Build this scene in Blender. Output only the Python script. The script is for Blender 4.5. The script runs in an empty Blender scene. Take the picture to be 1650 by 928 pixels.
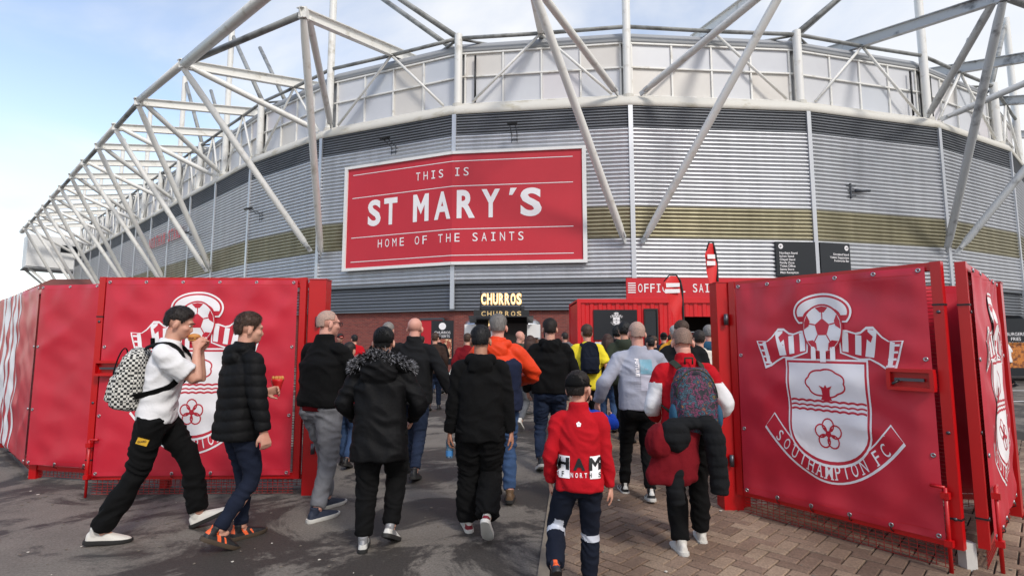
import bpy, bmesh, math, random
import numpy as np
from mathutils import Vector, Matrix, noise as mnoise
R = math.radians
random.seed(7)
scene = bpy.context.scene
COL = scene.collection

# ---------------------------------------------------------------- camera
cam_d = bpy.data.cameras.new('camera'); cam = bpy.data.objects.new('camera', cam_d); COL.objects.link(cam)
cam_d.sensor_width = 36.0; cam_d.lens = 36.0 * 850 / 1650
cam_d.clip_start = 0.05; cam_d.clip_end = 2000
cam.location = (0, 0, 1.5); cam.rotation_euler = (R(90 + 5.8), 0, 0)
scene.camera = cam

# ---------------------------------------------------------------- sky, sun, exposure
SUN_EL, SUN_AZ = 42, 150          # compass-like: 0 = +Y (ahead), clockwise
w = bpy.data.worlds.new('World'); scene.world = w; w.use_nodes = True
nt = w.node_tree; nt.nodes.clear()
def wn(t, **k):
    n = nt.nodes.new(t)
    for a, b in k.items(): setattr(n, a, b)
    return n
out = wn('ShaderNodeOutputWorld'); bg = wn('ShaderNodeBackground'); bg.inputs[1].default_value = 0.15
sky = wn('ShaderNodeTexSky', sky_type='NISHITA', sun_disc=False)
sky.sun_elevation = R(SUN_EL); sky.sun_rotation = R(SUN_AZ); sky.air_density = 1.0; sky.dust_density = 1.2; sky.ozone_density = 1.6
tc = wn('ShaderNodeTexCoord'); sep = wn('ShaderNodeSeparateXYZ'); nt.links.new(tc.outputs['Generated'], sep.inputs[0])
def wmath(op, a, b=None, clamp=False):
    n = wn('ShaderNodeMath', operation=op); n.use_clamp = clamp
    for i, v in enumerate((a, b)):
        if v is None: continue
        if isinstance(v, (int, float)): n.inputs[i].default_value = v
        else: nt.links.new(v, n.inputs[i])
    return n.outputs[0]
zz = wmath('ADD', wmath('MAXIMUM', sep.outputs[2], 0.0), 0.22)
cmb = wn('ShaderNodeCombineXYZ')
nt.links.new(wmath('DIVIDE', sep.outputs[0], zz), cmb.inputs[0]); nt.links.new(wmath('DIVIDE', sep.outputs[1], zz), cmb.inputs[1])
mp = wn('ShaderNodeMapping'); mp.inputs['Location'].default_value = (3.1, 0.9, 0); nt.links.new(cmb.outputs[0], mp.inputs[0])
nz = wn('ShaderNodeTexNoise'); nz.inputs['Scale'].default_value = 1.15; nz.inputs['Detail'].default_value = 9; nz.inputs['Roughness'].default_value = 0.55; nz.inputs['Distortion'].default_value = 0.35
nt.links.new(mp.outputs[0], nz.inputs[0])
# cloud cover thickens to the right and towards the horizon, as in the photograph
bias = wmath('ADD', wmath('MULTIPLY', sep.outputs[0], 0.34), wmath('MULTIPLY', wmath('SUBTRACT', 0.45, sep.outputs[2]), 0.36))
cl = wmath('ADD', nz.outputs[0], bias)
ramp = wn('ShaderNodeValToRGB'); ramp.color_ramp.elements[0].position = 0.27; ramp.color_ramp.elements[1].position = 0.64
ramp.color_ramp.interpolation = 'EASE'
nt.links.new(cl, ramp.inputs[0])
mp2 = wn('ShaderNodeMapping'); mp2.inputs['Location'].default_value = (8, 3, 0); nt.links.new(cmb.outputs[0], mp2.inputs[0])
nz2 = wn('ShaderNodeTexNoise'); nz2.inputs['Scale'].default_value = 1.6; nz2.inputs['Detail'].default_value = 6; nt.links.new(mp2.outputs[0], nz2.inputs[0])
cr2 = wn('ShaderNodeValToRGB'); cr2.color_ramp.elements[0].position = 0.35; cr2.color_ramp.elements[1].position = 0.62
cr2.color_ramp.elements[0].color = (4.2, 4.4, 4.75, 1); cr2.color_ramp.elements[1].color = (5.0, 5.0, 5.0, 1)
nt.links.new(nz2.outputs[0], cr2.inputs[0])
sc_ = wn('ShaderNodeMix', data_type='RGBA', blend_type='MULTIPLY'); sc_.inputs[0].default_value = 1.0
nt.links.new(sky.outputs[0], sc_.inputs[6]); sc_.inputs[7].default_value = (1.75, 1.5, 1.32, 1)
mx = wn('ShaderNodeMix', data_type='RGBA')
nt.links.new(ramp.outputs[0], mx.inputs[0]); nt.links.new(sc_.outputs[2], mx.inputs[6]); nt.links.new(cr2.outputs[0], mx.inputs[7])
nt.links.new(mx.outputs[2], bg.inputs[0]); nt.links.new(bg.outputs[0], out.inputs[0])
sun_d = bpy.data.lights.new('sun', 'SUN'); sun_d.energy = 1.5; sun_d.angle = R(10); sun_d.color = (1, 0.95, 0.88)
sun = bpy.data.objects.new('sun', sun_d); COL.objects.link(sun)
_sd = Vector((math.sin(R(SUN_AZ)) * math.cos(R(SUN_EL)), math.cos(R(SUN_AZ)) * math.cos(R(SUN_EL)), math.sin(R(SUN_EL))))
sun.rotation_euler = _sd.to_track_quat('Z', 'Y').to_euler()
scene.view_settings.view_transform = 'Standard'; scene.view_settings.look = 'None'
scene.view_settings.exposure = 0.5; scene.view_settings.gamma = 1.0
scene.render.engine = 'CYCLES'
try:
    scene.cycles.use_denoising = True; scene.cycles.denoiser = 'OPENIMAGEDENOISE'
except Exception: pass
scene.cycles.max_bounces = 6; scene.cycles.diffuse_bounces = 3; scene.cycles.glossy_bounces = 3; scene.cycles.transmission_bounces = 4

# ---------------------------------------------------------------- helpers
def srgb(r, g, b):
    f = lambda c: ((c/255)/12.92 if c/255 <= 0.04045 else ((c/255+0.055)/1.055)**2.4)
    return (f(r), f(g), f(b), 1)
M = {}
def mat(name, c, rough=0.6, metal=0.0, var=0.12, scale=6.0, bump=0.0, bscale=60.0, c2=None, thr=(0.45, 0.65), spec=0.5, stretch=(1, 1, 1), emit=0.0, alpha=1.0, trans=0.0, rvar=0.0):
    m = bpy.data.materials.new(name); m.use_nodes = True; t = m.node_tree
    b = t.nodes['Principled BSDF']
    if len(c) == 3: c = srgb(*c)
    if c2 is not None and len(c2) == 3: c2 = srgb(*c2)
    b.inputs['Roughness'].default_value = rough; b.inputs['Metallic'].default_value = metal
    b.inputs['Specular IOR Level'].default_value = spec
    tcn = t.nodes.new('ShaderNodeTexCoord'); mpn = t.nodes.new('ShaderNodeMapping'); mpn.inputs['Scale'].default_value = stretch
    t.links.new(tcn.outputs['Object'], mpn.inputs[0])
    n = t.nodes.new('ShaderNodeTexNoise'); n.inputs['Scale'].default_value = scale; n.inputs['Detail'].default_value = 6; n.inputs['Roughness'].default_value = 0.6
    t.links.new(mpn.outputs[0], n.inputs[0])
    r = t.nodes.new('ShaderNodeValToRGB'); e = r.color_ramp.elements
    if c2 is None:
        e[0].position, e[1].position = 0.25, 0.75
        e[0].color = tuple(max(0, x*(1-var)) for x in c[:3]) + (1,); e[1].color = tuple(min(1, x*(1+var)) for x in c[:3]) + (1,)
    else:
        e[0].position, e[1].position = thr; e[0].color = c; e[1].color = c2
    t.links.new(n.outputs[0], r.inputs[0]); t.links.new(r.outputs[0], b.inputs['Base Color'])
    if rvar:
        rr = t.nodes.new('ShaderNodeMapRange'); rr.inputs[1].default_value = 0.3; rr.inputs[2].default_value = 0.7
        rr.inputs[3].default_value = max(0, rough-rvar); rr.inputs[4].default_value = min(1, rough+rvar)
        t.links.new(n.outputs[0], rr.inputs[0]); t.links.new(rr.outputs[0], b.inputs['Roughness'])
    if bump:
        n2 = t.nodes.new('ShaderNodeTexNoise'); n2.inputs['Scale'].default_value = bscale; n2.inputs['Detail'].default_value = 4
        t.links.new(mpn.outputs[0], n2.inputs[0])
        bp = t.nodes.new('ShaderNodeBump'); bp.inputs['Strength'].default_value = bump; bp.inputs['Distance'].default_value = 0.01
        t.links.new(n2.outputs[0], bp.inputs['Height']); t.links.new(bp.outputs[0], b.inputs['Normal'])
    if emit:
        b.inputs['Emission Color'].default_value = c; b.inputs['Emission Strength'].default_value = emit
    if trans:
        b.inputs['Transmission Weight'].default_value = trans
    M[name] = m
    return m

def origin(o):
    v = Vector((0, 0, 0))
    while o is not None:
        v += o.location; o = o.parent
    return v
class MB:
    def __init__(s): s.v = []; s.f = []; s.m = []
    def add(s, verts, faces, mi=0):
        k = len(s.v); s.v += [tuple(p) for p in verts]; s.f += [tuple(i+k for i in f) for f in faces]; s.m += [mi]*len(faces); return s
    def box(s, c, size, rot=None, mi=0):
        x, y, z = (d/2 for d in size); c = Vector(c)
        p = [Vector(q) for q in ((-x,-y,-z),(x,-y,-z),(x,y,-z),(-x,y,-z),(-x,-y,z),(x,-y,z),(x,y,z),(-x,y,z))]
        if rot is not None: p = [rot @ q for q in p]
        return s.add([c+q for q in p], [(3,2,1,0),(4,5,6,7),(0,1,5,4),(1,2,6,5),(2,3,7,6),(3,0,4,7)], mi)
    def span(s, a, b, wd, h, up=(0, 0, 1), mi=0):        # a rectangular bar from a to b
        a = Vector(a); b = Vector(b); d = (b-a); L = d.length; d.normalize(); up = Vector(up)
        x = d.cross(up); x.normalize(); u = x.cross(d)
        rot = Matrix((x, d, u)).transposed()
        return s.box((a+b)/2, (wd, L, h), rot, mi)
    def tube(s, pts, r, n=10, cap=True, mi=0):
        pts = [Vector(p) for p in pts]; rs = r if isinstance(r, (list, tuple)) else [r]*len(pts)
        ref = None; rings = []
        for i, p in enumerate(pts):
            d = (pts[min(i+1, len(pts)-1)] - pts[max(i-1, 0)]).normalized()
            if ref is None:
                ref = d.orthogonal().normalized()
            ref = (ref - d*ref.dot(d)).normalized(); bi = d.cross(ref)
            rings.append([p + (ref*math.cos(2*math.pi*k/n) + bi*math.sin(2*math.pi*k/n))*rs[i] for k in range(n)])
        return s.loft(rings, cap, mi)
    def loft(s, rings, cap=True, mi=0):
        n = len(rings[0]); v = [p for rg in rings for p in rg]; f = []
        for i in range(len(rings)-1):
            for k in range(n):
                k2 = (k+1) % n
                f.append((i*n+k, i*n+k2, (i+1)*n+k2, (i+1)*n+k))
        if cap:
            f.append(tuple(reversed(range(n)))); f.append(tuple((len(rings)-1)*n+k for k in range(n)))
        return s.add(v, f, mi)
    def ell(s, c, r, rot=None, n=14, mi=0):
        c = Vector(c); rings = []
        m = max(6, n//2+1)
        for i in range(m):
            a = -math.pi/2 + math.pi*(i+0.02)/(m-1+0.04)
            rg = []
            for k in range(n):
                q = Vector((r[0]*math.cos(a)*math.cos(2*math.pi*k/n), r[1]*math.cos(a)*math.sin(2*math.pi*k/n), r[2]*math.sin(a)))
                rg.append(c + (rot @ q if rot is not None else q))
            rings.append(rg)
        return s.loft(rings, True, mi)
    def mesh(s, name, off=(0, 0, 0)):
        me = bpy.data.meshes.new(name); o = Vector(off)
        me.from_pydata([tuple(Vector(p)-o) for p in s.v], [], s.f); me.polygons.foreach_set('material_index', s.m); me.update()
        return me
    def build(s, name, mats, parent=None, smooth=False, local=False):
        off = (0, 0, 0) if local or parent is None else origin(parent)
        return link(name, s.mesh(name, off), mats, parent, smooth)
def link(name, me, mats, parent=None, smooth=False):
    if not isinstance(mats, (list, tuple)): mats = [mats]
    if len(me.materials) == 0:
        for m in mats: me.materials.append(M[m] if isinstance(m, str) else m)
    if smooth: me.polygons.foreach_set('use_smooth', [True]*len(me.polygons))
    o = bpy.data.objects.new(name, me); COL.objects.link(o); o.parent = parent
    return o
def tag(o, label=None, cat=None, group=None, kind=None):
    if label: o['label'] = label
    if cat: o['category'] = cat
    if group: o['group'] = group
    if kind: o['kind'] = kind
    return o
def thing(name, label, cat, loc=(0, 0, 0), group=None, rz=0):
    o = bpy.data.objects.new(name, None); COL.objects.link(o); o.location = loc; o.rotation_euler = (0, 0, rz); o.empty_display_size = 0.2
    return tag(o, label, cat, group)
def smooth_by_angle(o, ang=40):
    me = o.data
    bm = bmesh.new(); bm.from_mesh(me)
    for f in bm.faces: f.smooth = True
    for e in bm.edges: e.smooth = not (len(e.link_faces) == 2 and e.calc_face_angle(0) > R(ang))
    bm.to_mesh(me); bm.free()
    return o

# ---- glyphs of the built-in font as 2-D meshes
_gc = {}
def glyphs(text, bold=0.0):
    key = (text, bold)
    if key in _gc: return _gc[key]
    cu = bpy.data.curves.new('t', 'FONT'); cu.body = text; cu.size = 1.0; cu.offset = bold; cu.resolution_u = 4; cu.fill_mode = 'FRONT'
    ob = bpy.data.objects.new('t', cu); COL.objects.link(ob)
    dg = bpy.context.evaluated_depsgraph_get(); dg.update()
    me = bpy.data.meshes.new_from_object(ob.evaluated_get(dg))
    v = [(p.co.x, p.co.y) for p in me.vertices]; f = [tuple(q.vertices) for q in me.polygons]
    bpy.data.objects.remove(ob); bpy.data.curves.remove(cu); bpy.data.meshes.remove(me)
    _gc[key] = (v, f); return _gc[key]
class P2:
    """flat print: 2-D polygons with a level and a colour index, laid on a surface by a mapping"""
    def __init__(s): s.items = []
    def poly(s, pts, lvl=1, mi=0): s.items.append(([tuple(p) for p in pts], [tuple(range(len(pts)))], lvl, mi)); return s
    def raw(s, v, f, lvl=1, mi=0): s.items.append((v, f, lvl, mi)); return s
    def ellipse(s, cx, cy, rx, ry, lvl=1, mi=0, n=28, a0=0, a1=360):
        return s.poly([(cx+rx*math.cos(R(a0+(a1-a0)*k/n)), cy+ry*math.sin(R(a0+(a1-a0)*k/n))) for k in range(n + (0 if a1-a0 == 360 else 1))], lvl, mi)
    def ring(s, outer, inner, lvl=1, mi=0):
        n = len(outer); v = list(outer)+list(inner)
        return s.raw(v, [(k, (k+1) % n, n+(k+1) % n, n+k) for k in range(n)], lvl, mi)
    def stroke(s, pts, wd, lvl=1, mi=0, closed=False):
        n = len(pts); L = []; Rr = []
        for i in range(n):
            a = Vector(pts[(i-1) % n] if closed else pts[max(i-1, 0)]); b = Vector(pts[(i+1) % n] if closed else pts[min(i+1, n-1)])
            d = (b-a); d = d.normalized() if d.length > 1e-9 else Vector((1, 0)); q = Vector((-d.y, d.x))*wd/2
            L.append((pts[i][0]+q.x, pts[i][1]+q.y)); Rr.append((pts[i][0]-q.x, pts[i][1]-q.y))
        m = n if closed else n-1
        return s.raw(L+Rr, [(k, (k+1) % n, n+(k+1) % n, n+k) for k in range(m)], lvl, mi)
    def fit(s, ch, x, y, wd, h, lvl=1, mi=0, bold=0.0, rot=0.0, pivot=None):
        """one glyph stretched to a box with its foot-centre at x,y"""
        if ch == 'I' and wd > 0:
            t = h*0.13; b = wd*0.42
            v = [(-b,0),(b,0),(b,t),(t*.55,t),(t*.55,h-t),(b,h-t),(b,h),(-b,h),(-b,h-t),(-t*.55,h-t),(-t*.55,t),(-b,t)]; f = [(0,1,2,3,10,11),(3,4,9,10),(4,5,6,7,8,9)]
        elif ch == 'M' and bold > .02:
            v = [(0,0),(.26,0),(.26,.60),(.5,.26),(.74,.60),(.74,0),(1,0),(1,1),(.76,1),(.5,.62),(.24,1),(0,1)]; v = [((a-.5)*wd, b*h) for a, b in v]; f = [(0,1,2,11),(2,10,11),(2,3,9,10),(3,4,8,9),(4,7,8),(4,5,6,7)]
        else:
            v, f = glyphs(ch, bold)
            x0 = min(p[0] for p in v); x1 = max(p[0] for p in v); y0 = min(p[1] for p in v); y1 = max(p[1] for p in v)
            if ch in "'": 
                sy = h/0.7; v = [((p[0]-(x0+x1)/2)*sy, (p[1])*sy) for p in v]
            else: v = [((p[0]-(x0+x1)/2)/(x1-x0)*wd, (p[1]-y0)/(y1-y0)*h) for p in v]
        c, sn = math.cos(rot), math.sin(rot)
        return s.raw([(x+p[0]*c-p[1]*sn, y+p[0]*sn+p[1]*c) for p in v], f, lvl, mi)
    def text(s, t, x, y, h, lvl=1, mi=0, bold=0.0, align='L', sx=1.0):
        v, f = glyphs(t, bold); k = h/0.69
        x1 = max(p[0] for p in v)*k*sx; dx = {'L': 0, 'C': -x1/2, 'R': -x1}[align]
        return s.raw([(x+dx+p[0]*k*sx, y+p[1]*k) for p in v], f, lvl, mi)
    def lay(s, fn, us=(), vs=(), step=0.001):
        """returns an MB with every polygon cut along the given u and v lines and mapped by fn(u, v, height)"""
        mb = MB()
        for v, f, lvl, mi in s.items:
            bm = bmesh.new()
            bv = [bm.verts.new((p[0], p[1], 0)) for p in v]
            for q in f:
                try: bm.faces.new([bv[i] for i in q])
                except ValueError: pass
            if us or vs:
                xs = [p[0] for p in v]; ys = [p[1] for p in v]
                bmesh.ops.triangulate(bm, faces=bm.faces[:])
                for ax, ls, lo, hi in ((0, us, min(xs), max(xs)), (1, vs, min(ys), max(ys))):
                    for c in ls:
                        if lo < c < hi:
                            co = (c, 0, 0) if ax == 0 else (0, c, 0); no = (1, 0, 0) if ax == 0 else (0, 1, 0)
                            bmesh.ops.bisect_plane(bm, geom=bm.verts[:]+bm.edges[:]+bm.faces[:], plane_co=co, plane_no=no, dist=1e-6)
            bm.normal_update()
            for fc in bm.faces:
                if fc.normal.z < 0: fc.normal_flip()
            bm.verts.index_update()
            mb.add([fn(p.co.x, p.co.y, lvl*step) for p in bm.verts], [tuple(p.index for p in fc.verts) for fc in bm.faces], mi)
            bm.free()
        return mb

# ---------------------------------------------------------------- materials
mat('steel_white', (230, 229, 224), 0.42, 0, c2=(172, 164, 146), thr=(0.56, 0.82), scale=1.9, bump=0.08)
mat('steel_worn', (190, 192, 192), 0.5, 0, c2=(104, 104, 104), thr=(0.55, 0.68), scale=1.1, bump=0.15)
mat('steel_dull', (150, 152, 150), 0.5, 0, c2=(95, 95, 92), thr=(0.45, 0.7), scale=1.5)
mat('dark_steel', (70, 74, 80), 0.45, 0.2, scale=2)
mat('cladding', (196, 198, 202), 0.42, 0.72, var=0.12, scale=1.0, stretch=(2, 2, .18))
mat('cladding_gold', (154, 148, 124), 0.42, 0.7, var=0.25, scale=0.8, stretch=(2, 2, .25))
mat('cladding_grey', (120, 124, 130), 0.45, 0.6, var=0.08, scale=0.6)
mat('louvre', (122, 125, 130), 0.45, 0.5, var=0.2, scale=0.5)
mat('coping', (206, 203, 194), 0.6, 0, c2=(150, 140, 108), thr=(0.56, 0.8), scale=0.7, stretch=(1, 1, 2))
mat('fascia', (160, 162, 164), 0.55, 0, var=0.05, scale=1)
mat('roof_sheet', (140, 142, 145), 0.6, 0)
for i, c in enumerate(((208, 209, 212), (202, 204, 209), (212, 208, 202), (209, 206, 209), (198, 202, 208))): mat('panel%d' % i, c, 0.35, 0, var=0.04, scale=0.7)
mat('concrete', (126, 116, 102), 0.85, 0, var=0.2, scale=9, bump=0.3, bscale=80)
mat('white_paint', (228, 228, 226), 0.5, 0, var=0.04)
mat('print_white', (238, 235, 236), 0.5, 0, var=0.03)
mat('black_plastic', (22, 23, 26), 0.45, 0, var=0.1)
mat('black_panel', (20, 24, 30), 0.35, 0, var=0.06)
mat('vinyl_red', (194, 34, 54), 0.42, 0, var=0.13, scale=1.6, bump=0.10, bscale=300)
mat('billboard_red', (192, 34, 50), 0.5, 0, var=0.05, scale=0.6)
mat('sign_red', (196, 18, 34), 0.45, 0, var=0.05, scale=1)
mat('gate_red', (186, 8, 14), 0.32, 0, var=0.08, scale=3)
mat('container_red', (204, 20, 28), 0.42, 0, var=0.1, scale=1.2)
mat('eyelet', (170, 170, 172), 0.3, 0.9)
mat('bolt', (92, 92, 98), 0.4, 0.8)
mat('glass_dark', (20, 24, 28), 0.08, 0, var=0.05)
mat('pale_stone', (196, 192, 186), 0.7, 0)
# ================================================================ ground
def asphalt():
    m = bpy.data.materials.new('asphalt'); m.use_nodes = True; t = m.node_tree; b = t.nodes['Principled BSDF']
    tcn = t.nodes.new('ShaderNodeTexCoord')
    def nz(s, d=6, r=0.6, dist=0.0):
        n = t.nodes.new('ShaderNodeTexNoise'); n.inputs['Scale'].default_value = s; n.inputs['Detail'].default_value = d; n.inputs['Roughness'].default_value = r; n.inputs['Distortion'].default_value = dist
        t.links.new(tcn.outputs['Object'], n.inputs[0]); return n.outputs[0]
    def rmp(f, p0, p1, c0, c1):
        r = t.nodes.new('ShaderNodeValToRGB'); r.color_ramp.elements[0].position = p0; r.color_ramp.elements[1].position = p1
        r.color_ramp.elements[0].color = c0; r.color_ramp.elements[1].color = c1; t.links.new(f, r.inputs[0]); return r.outputs[0]
    def mix(f, a, b_, bt='MIX'):
        n = t.nodes.new('ShaderNodeMix'); n.data_type = 'RGBA'; n.blend_type = bt
        if isinstance(f, float): n.inputs[0].default_value = f
        else: t.links.new(f, n.inputs[0])
        t.links.new(a, n.inputs[6]); t.links.new(b_, n.inputs[7]); return n.outputs[2]
    grain = rmp(nz(62, 8, 0.75), 0.3, 0.72, (0.085, 0.075, 0.064, 1), (0.24, 0.215, 0.188, 1))
    dry = rmp(nz(2.2), 0.3, 0.7, (0.85, 0.84, 0.82, 1), (1.2, 1.18, 1.15, 1))
    base = mix(1.0, grain, dry, 'MULTIPLY')
    wet = rmp(nz(0.85, 15, 0.74, 0.7), 0.47, 0.53, (0, 0, 0, 1), (1, 1, 1, 1))     # damp patches left by rain
    wetc = rmp(nz(62, 8, 0.75), 0.3, 0.72, (0.017, 0.0145, 0.012, 1), (0.072, 0.062, 0.053, 1))
    t.links.new(mix(wet, base, wetc), b.inputs['Base Color'])
    rr = t.nodes.new('ShaderNodeMapRange'); t.links.new(wet, rr.inputs[0]); rr.inputs[3].default_value = 0.88; rr.inputs[4].default_value = 0.68
    t.links.new(rr.outputs[0], b.inputs['Roughness'])
    bp = t.nodes.new('ShaderNodeBump'); bp.inputs['Strength'].default_value = 0.5; bp.inputs['Distance'].default_value = 0.006
    t.links.new(nz(180, 3), bp.inputs['Height']); t.links.new(bp.outputs[0], b.inputs['Normal'])
    M['asphalt'] = m
asphalt()
def brickpaver(name, seedscale):
    m = mat(name, (132, 112, 98), 0.8, 0, bump=0.35, bscale=220)
    t = m.node_tree; b = t.nodes['Principled BSDF']
    oi = t.nodes.new('ShaderNodeNewGeometry'); r = t.nodes.new('ShaderNodeValToRGB')
    els = r.color_ramp.elements; els[0].color = srgb(122, 100, 84); els[1].color = srgb(164, 142, 120)
    e = els.new(0.5); e.color = srgb(144, 120, 102)
    return m, t, b, oi, r
def paver_mat(name, per_object):
    m, t, b, oi, r = brickpaver(name, 1)
    if per_object:
        src = t.nodes.new('ShaderNodeObjectInfo').outputs['Random']
    else: src = oi.outputs['Random Per Island']
    t.links.new(src, r.inputs[0])
    n = t.nodes.new('ShaderNodeTexNoise'); n.inputs['Scale'].default_value = 0.9; n.inputs['Detail'].default_value = 6
    g = t.nodes.new('ShaderNodeNewGeometry'); t.links.new(g.outputs['Position'], n.inputs[0])
    dr = t.nodes.new('ShaderNodeValToRGB'); dr.color_ramp.elements[0].position = 0.42; dr.color_ramp.elements[1].position = 0.6
    dr.color_ramp.elements[0].color = (0.62, 0.6, 0.58, 1); dr.color_ramp.elements[1].color = (1, 1, 1, 1); t.links.new(n.outputs[0], dr.inputs[0])
    n3 = t.nodes.new('ShaderNodeTexNoise'); n3.inputs['Scale'].default_value = 70; n3.inputs['Detail'].default_value = 3; t.links.new(g.outputs['Position'], n3.inputs[0])
    d3 = t.nodes.new('ShaderNodeValToRGB'); d3.color_ramp.elements[0].position = 0.3; d3.color_ramp.elements[1].position = 0.7
    d3.color_ramp.elements[0].color = (0.7, 0.7, 0.7, 1); d3.color_ramp.elements[1].color = (1.25, 1.25, 1.25, 1); t.links.new(n3.outputs[0], d3.inputs[0])
    mx1 = t.nodes.new('ShaderNodeMix'); mx1.data_type = 'RGBA'; mx1.blend_type = 'MULTIPLY'; mx1.inputs[0].default_value = 1
    t.links.new(r.outputs[0], mx1.inputs[6]); t.links.new(dr.outputs[0], mx1.inputs[7])
    mx2 = t.nodes.new('ShaderNodeMix'); mx2.data_type = 'RGBA'; mx2.blend_type = 'MULTIPLY'; mx2.inputs[0].default_value = 1
    t.links.new(mx1.outputs[2], mx2.inputs[6]); t.links.new(d3.outputs[0], mx2.inputs[7])
    t.links.new(mx2.outputs[2], b.inputs['Base Color'])
paver_mat('paver', True); paver_mat('paver_field', False)
mat('joint_sand', (44, 40, 35), 0.95, 0, var=0.3, scale=30)

tag(MB().add([(-400, -400, 0), (400, -400, 0), (400, 400, 0), (-400, 400, 0)], [(0, 1, 2, 3)]).build('ground', 'asphalt'), kind='structure')
# paved area right of the kerb: herringbone pavers at 45 degrees, real joints
K0, K1 = Vector((0.05, 2.2)), Vector((1.42, 14.4))             # kerb line
kd = (K1-K0).normalized(); kn = Vector((kd.y, -kd.x))          # kn points right (into the paving)
pav = tag(MB().add([(K0.x, K0.y, 0.004), (8.5, 2.2, 0.004), (8.5, 14.4, 0.004), (K1.x, K1.y, 0.004)], [(0, 1, 2, 3)]).build('pavement', 'joint_sand'), kind='structure')
def clip(poly, p0, n):
    o = []
    for i in range(len(poly)):
        a, b = poly[i], poly[(i+1) % len(poly)]; da, db = (a-p0).dot(n), (b-p0).dot(n)
        if da >= 0: o.append(a)
        if da*db < 0: o.append(a + (b-a)*(da/(da-db)))
    return o
U, J, TOP = 0.105, 0.010, 0.018
c45 = math.sqrt(.5)
def rot45(x, y): return Vector(((x-y)*c45 + 0.2, (x+y)*c45 + 2.0))
def paver_mesh(poly, zt, tilt=(0, 0)):
    c = sum(poly, Vector((0, 0)))/len(poly); n = len(poly)
    inn = [p + (c-p).normalized()*0.008 for p in poly]
    f = lambda p, z: (p.x, p.y, z + (p-c).x*tilt[0] + (p-c).y*tilt[1])
    v = [(p.x, p.y, 0.002) for p in poly] + [f(p, zt-0.004) for p in poly] + [f(p, zt) for p in inn]
    fs = [(k, (k+1) % n, n+(k+1) % n, n+k) for k in range(n)] + [(n+k, n+(k+1) % n, 2*n+(k+1) % n, 2*n+k) for k in range(n)] + [tuple(2*n+k for k in range(n))]
    return v, fs
cand = []
rnd = random.Random(3)
for ix in range(-10, 190):
    for iy in range(-90, 130):
        m4 = (ix-iy) % 4
        if m4 == 0: a, b = 2, 1
        elif m4 == 3: a, b = 1, 2
        else: continue
        x0, y0 = ix*U, iy*U
        ctr = rot45(x0+a*U/2, y0+b*U/2)
        if not (0 < ctr.x < 8.5 and 2.25 < ctr.y < 14.35): continue
        q = [rot45(x0+J/2, y0+J/2), rot45(x0+a*U-J/2, y0+J/2), rot45(x0+a*U-J/2, y0+b*U-J/2), rot45(x0+J/2, y0+b*U-J/2)]
        full = min((p-K0).dot(kn) for p in q) > 0.045
        q = q if full else clip(q, K0+kn*0.045, kn)
        if len(q) < 3 or min(p.y for p in q) < 2.2: continue
        if (ctr-K0).dot(kn) > 7.0: continue
        cand.append((ctr, q, full, a))
vis = sorted([c for c in cand if c[2] and abs(c[0].x) < c[0].y*0.955 and c[0].y > 2.95], key=lambda c: c[0].length)[:300]
vid = {id(c[1]) for c in vis}
pm = {}
for a in (2, 1):
    w2, h2 = (U-J/2, U/2-J/2) if a == 2 else (U/2-J/2, U-J/2)
    q = [Vector((sx*w2, sy*h2)) for sx, sy in ((-1, -1), (1, -1), (1, 1), (-1, 1))]
    q = [Vector(((p.x-p.y)*c45, (p.x+p.y)*c45)) for p in q]
    v, f = paver_mesh(q, TOP); me = bpy.data.meshes.new('paver'); me.from_pydata(v, [], f); me.update(); me.materials.append(M['paver']); pm[a] = me
for ctr, q, full, a in vis:
    o = bpy.data.objects.new('paver', pm[a]); COL.objects.link(o); o.parent = pav
    o.location = (ctr.x, ctr.y, rnd.uniform(-0.0025, 0.0015)); o.rotation_euler = (rnd.uniform(-.012, .012), rnd.uniform(-.012, .012), rnd.uniform(-.012, .012))
fld = MB()
for ctr, q, full, a in cand:
    if id(q) in vid: continue
    v, f = paver_mesh(q, TOP + rnd.uniform(-0.0025, 0.0015), (rnd.uniform(-.012, .012), rnd.uniform(-.012, .012))); fld.add(v, f)
tag(fld.build('paver_field', 'paver_field', pav), kind='stuff')
# kerb: flush concrete edging units
kerb = tag(MB().add([(K0.x-.02, K0.y, .002), (K0.x+.04, K0.y, .002), (K1.x+.04, K1.y, .002), (K1.x-.02, K1.y, .002)], [(0, 1, 2, 3)]).build('kerb', 'joint_sand'), kind='structure')
L = (K1-K0).length; k = 0; p = 0.0
while p < L-0.3:
    ln = 0.9; a = K0 + kd*(p+.004); b = K0 + kd*min(p+ln-.004, L)
    mb = MB(); q = [a - kn*.038, a + kn*.038, b + kn*.038, b - kn*.038]
    v, f = paver_mesh(q, 0.019 + rnd.uniform(-.002, .002)); mb.add(v, f); mb.build('kerb_stone', 'concrete', kerb); p += ln
# painted lines on the asphalt beyond the right-hand gate
for i, (x0, x1, y) in enumerate(((11.5, 19, 13.4), (12, 20, 16.2))):
    tag(MB().add([(x0, y, .004), (x1, y+.5, .004), (x1, y+.62, .004), (x0, y+.12, .004)], [(0, 1, 2, 3)]).build('road_marking', 'white_paint'), kind='structure')
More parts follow.
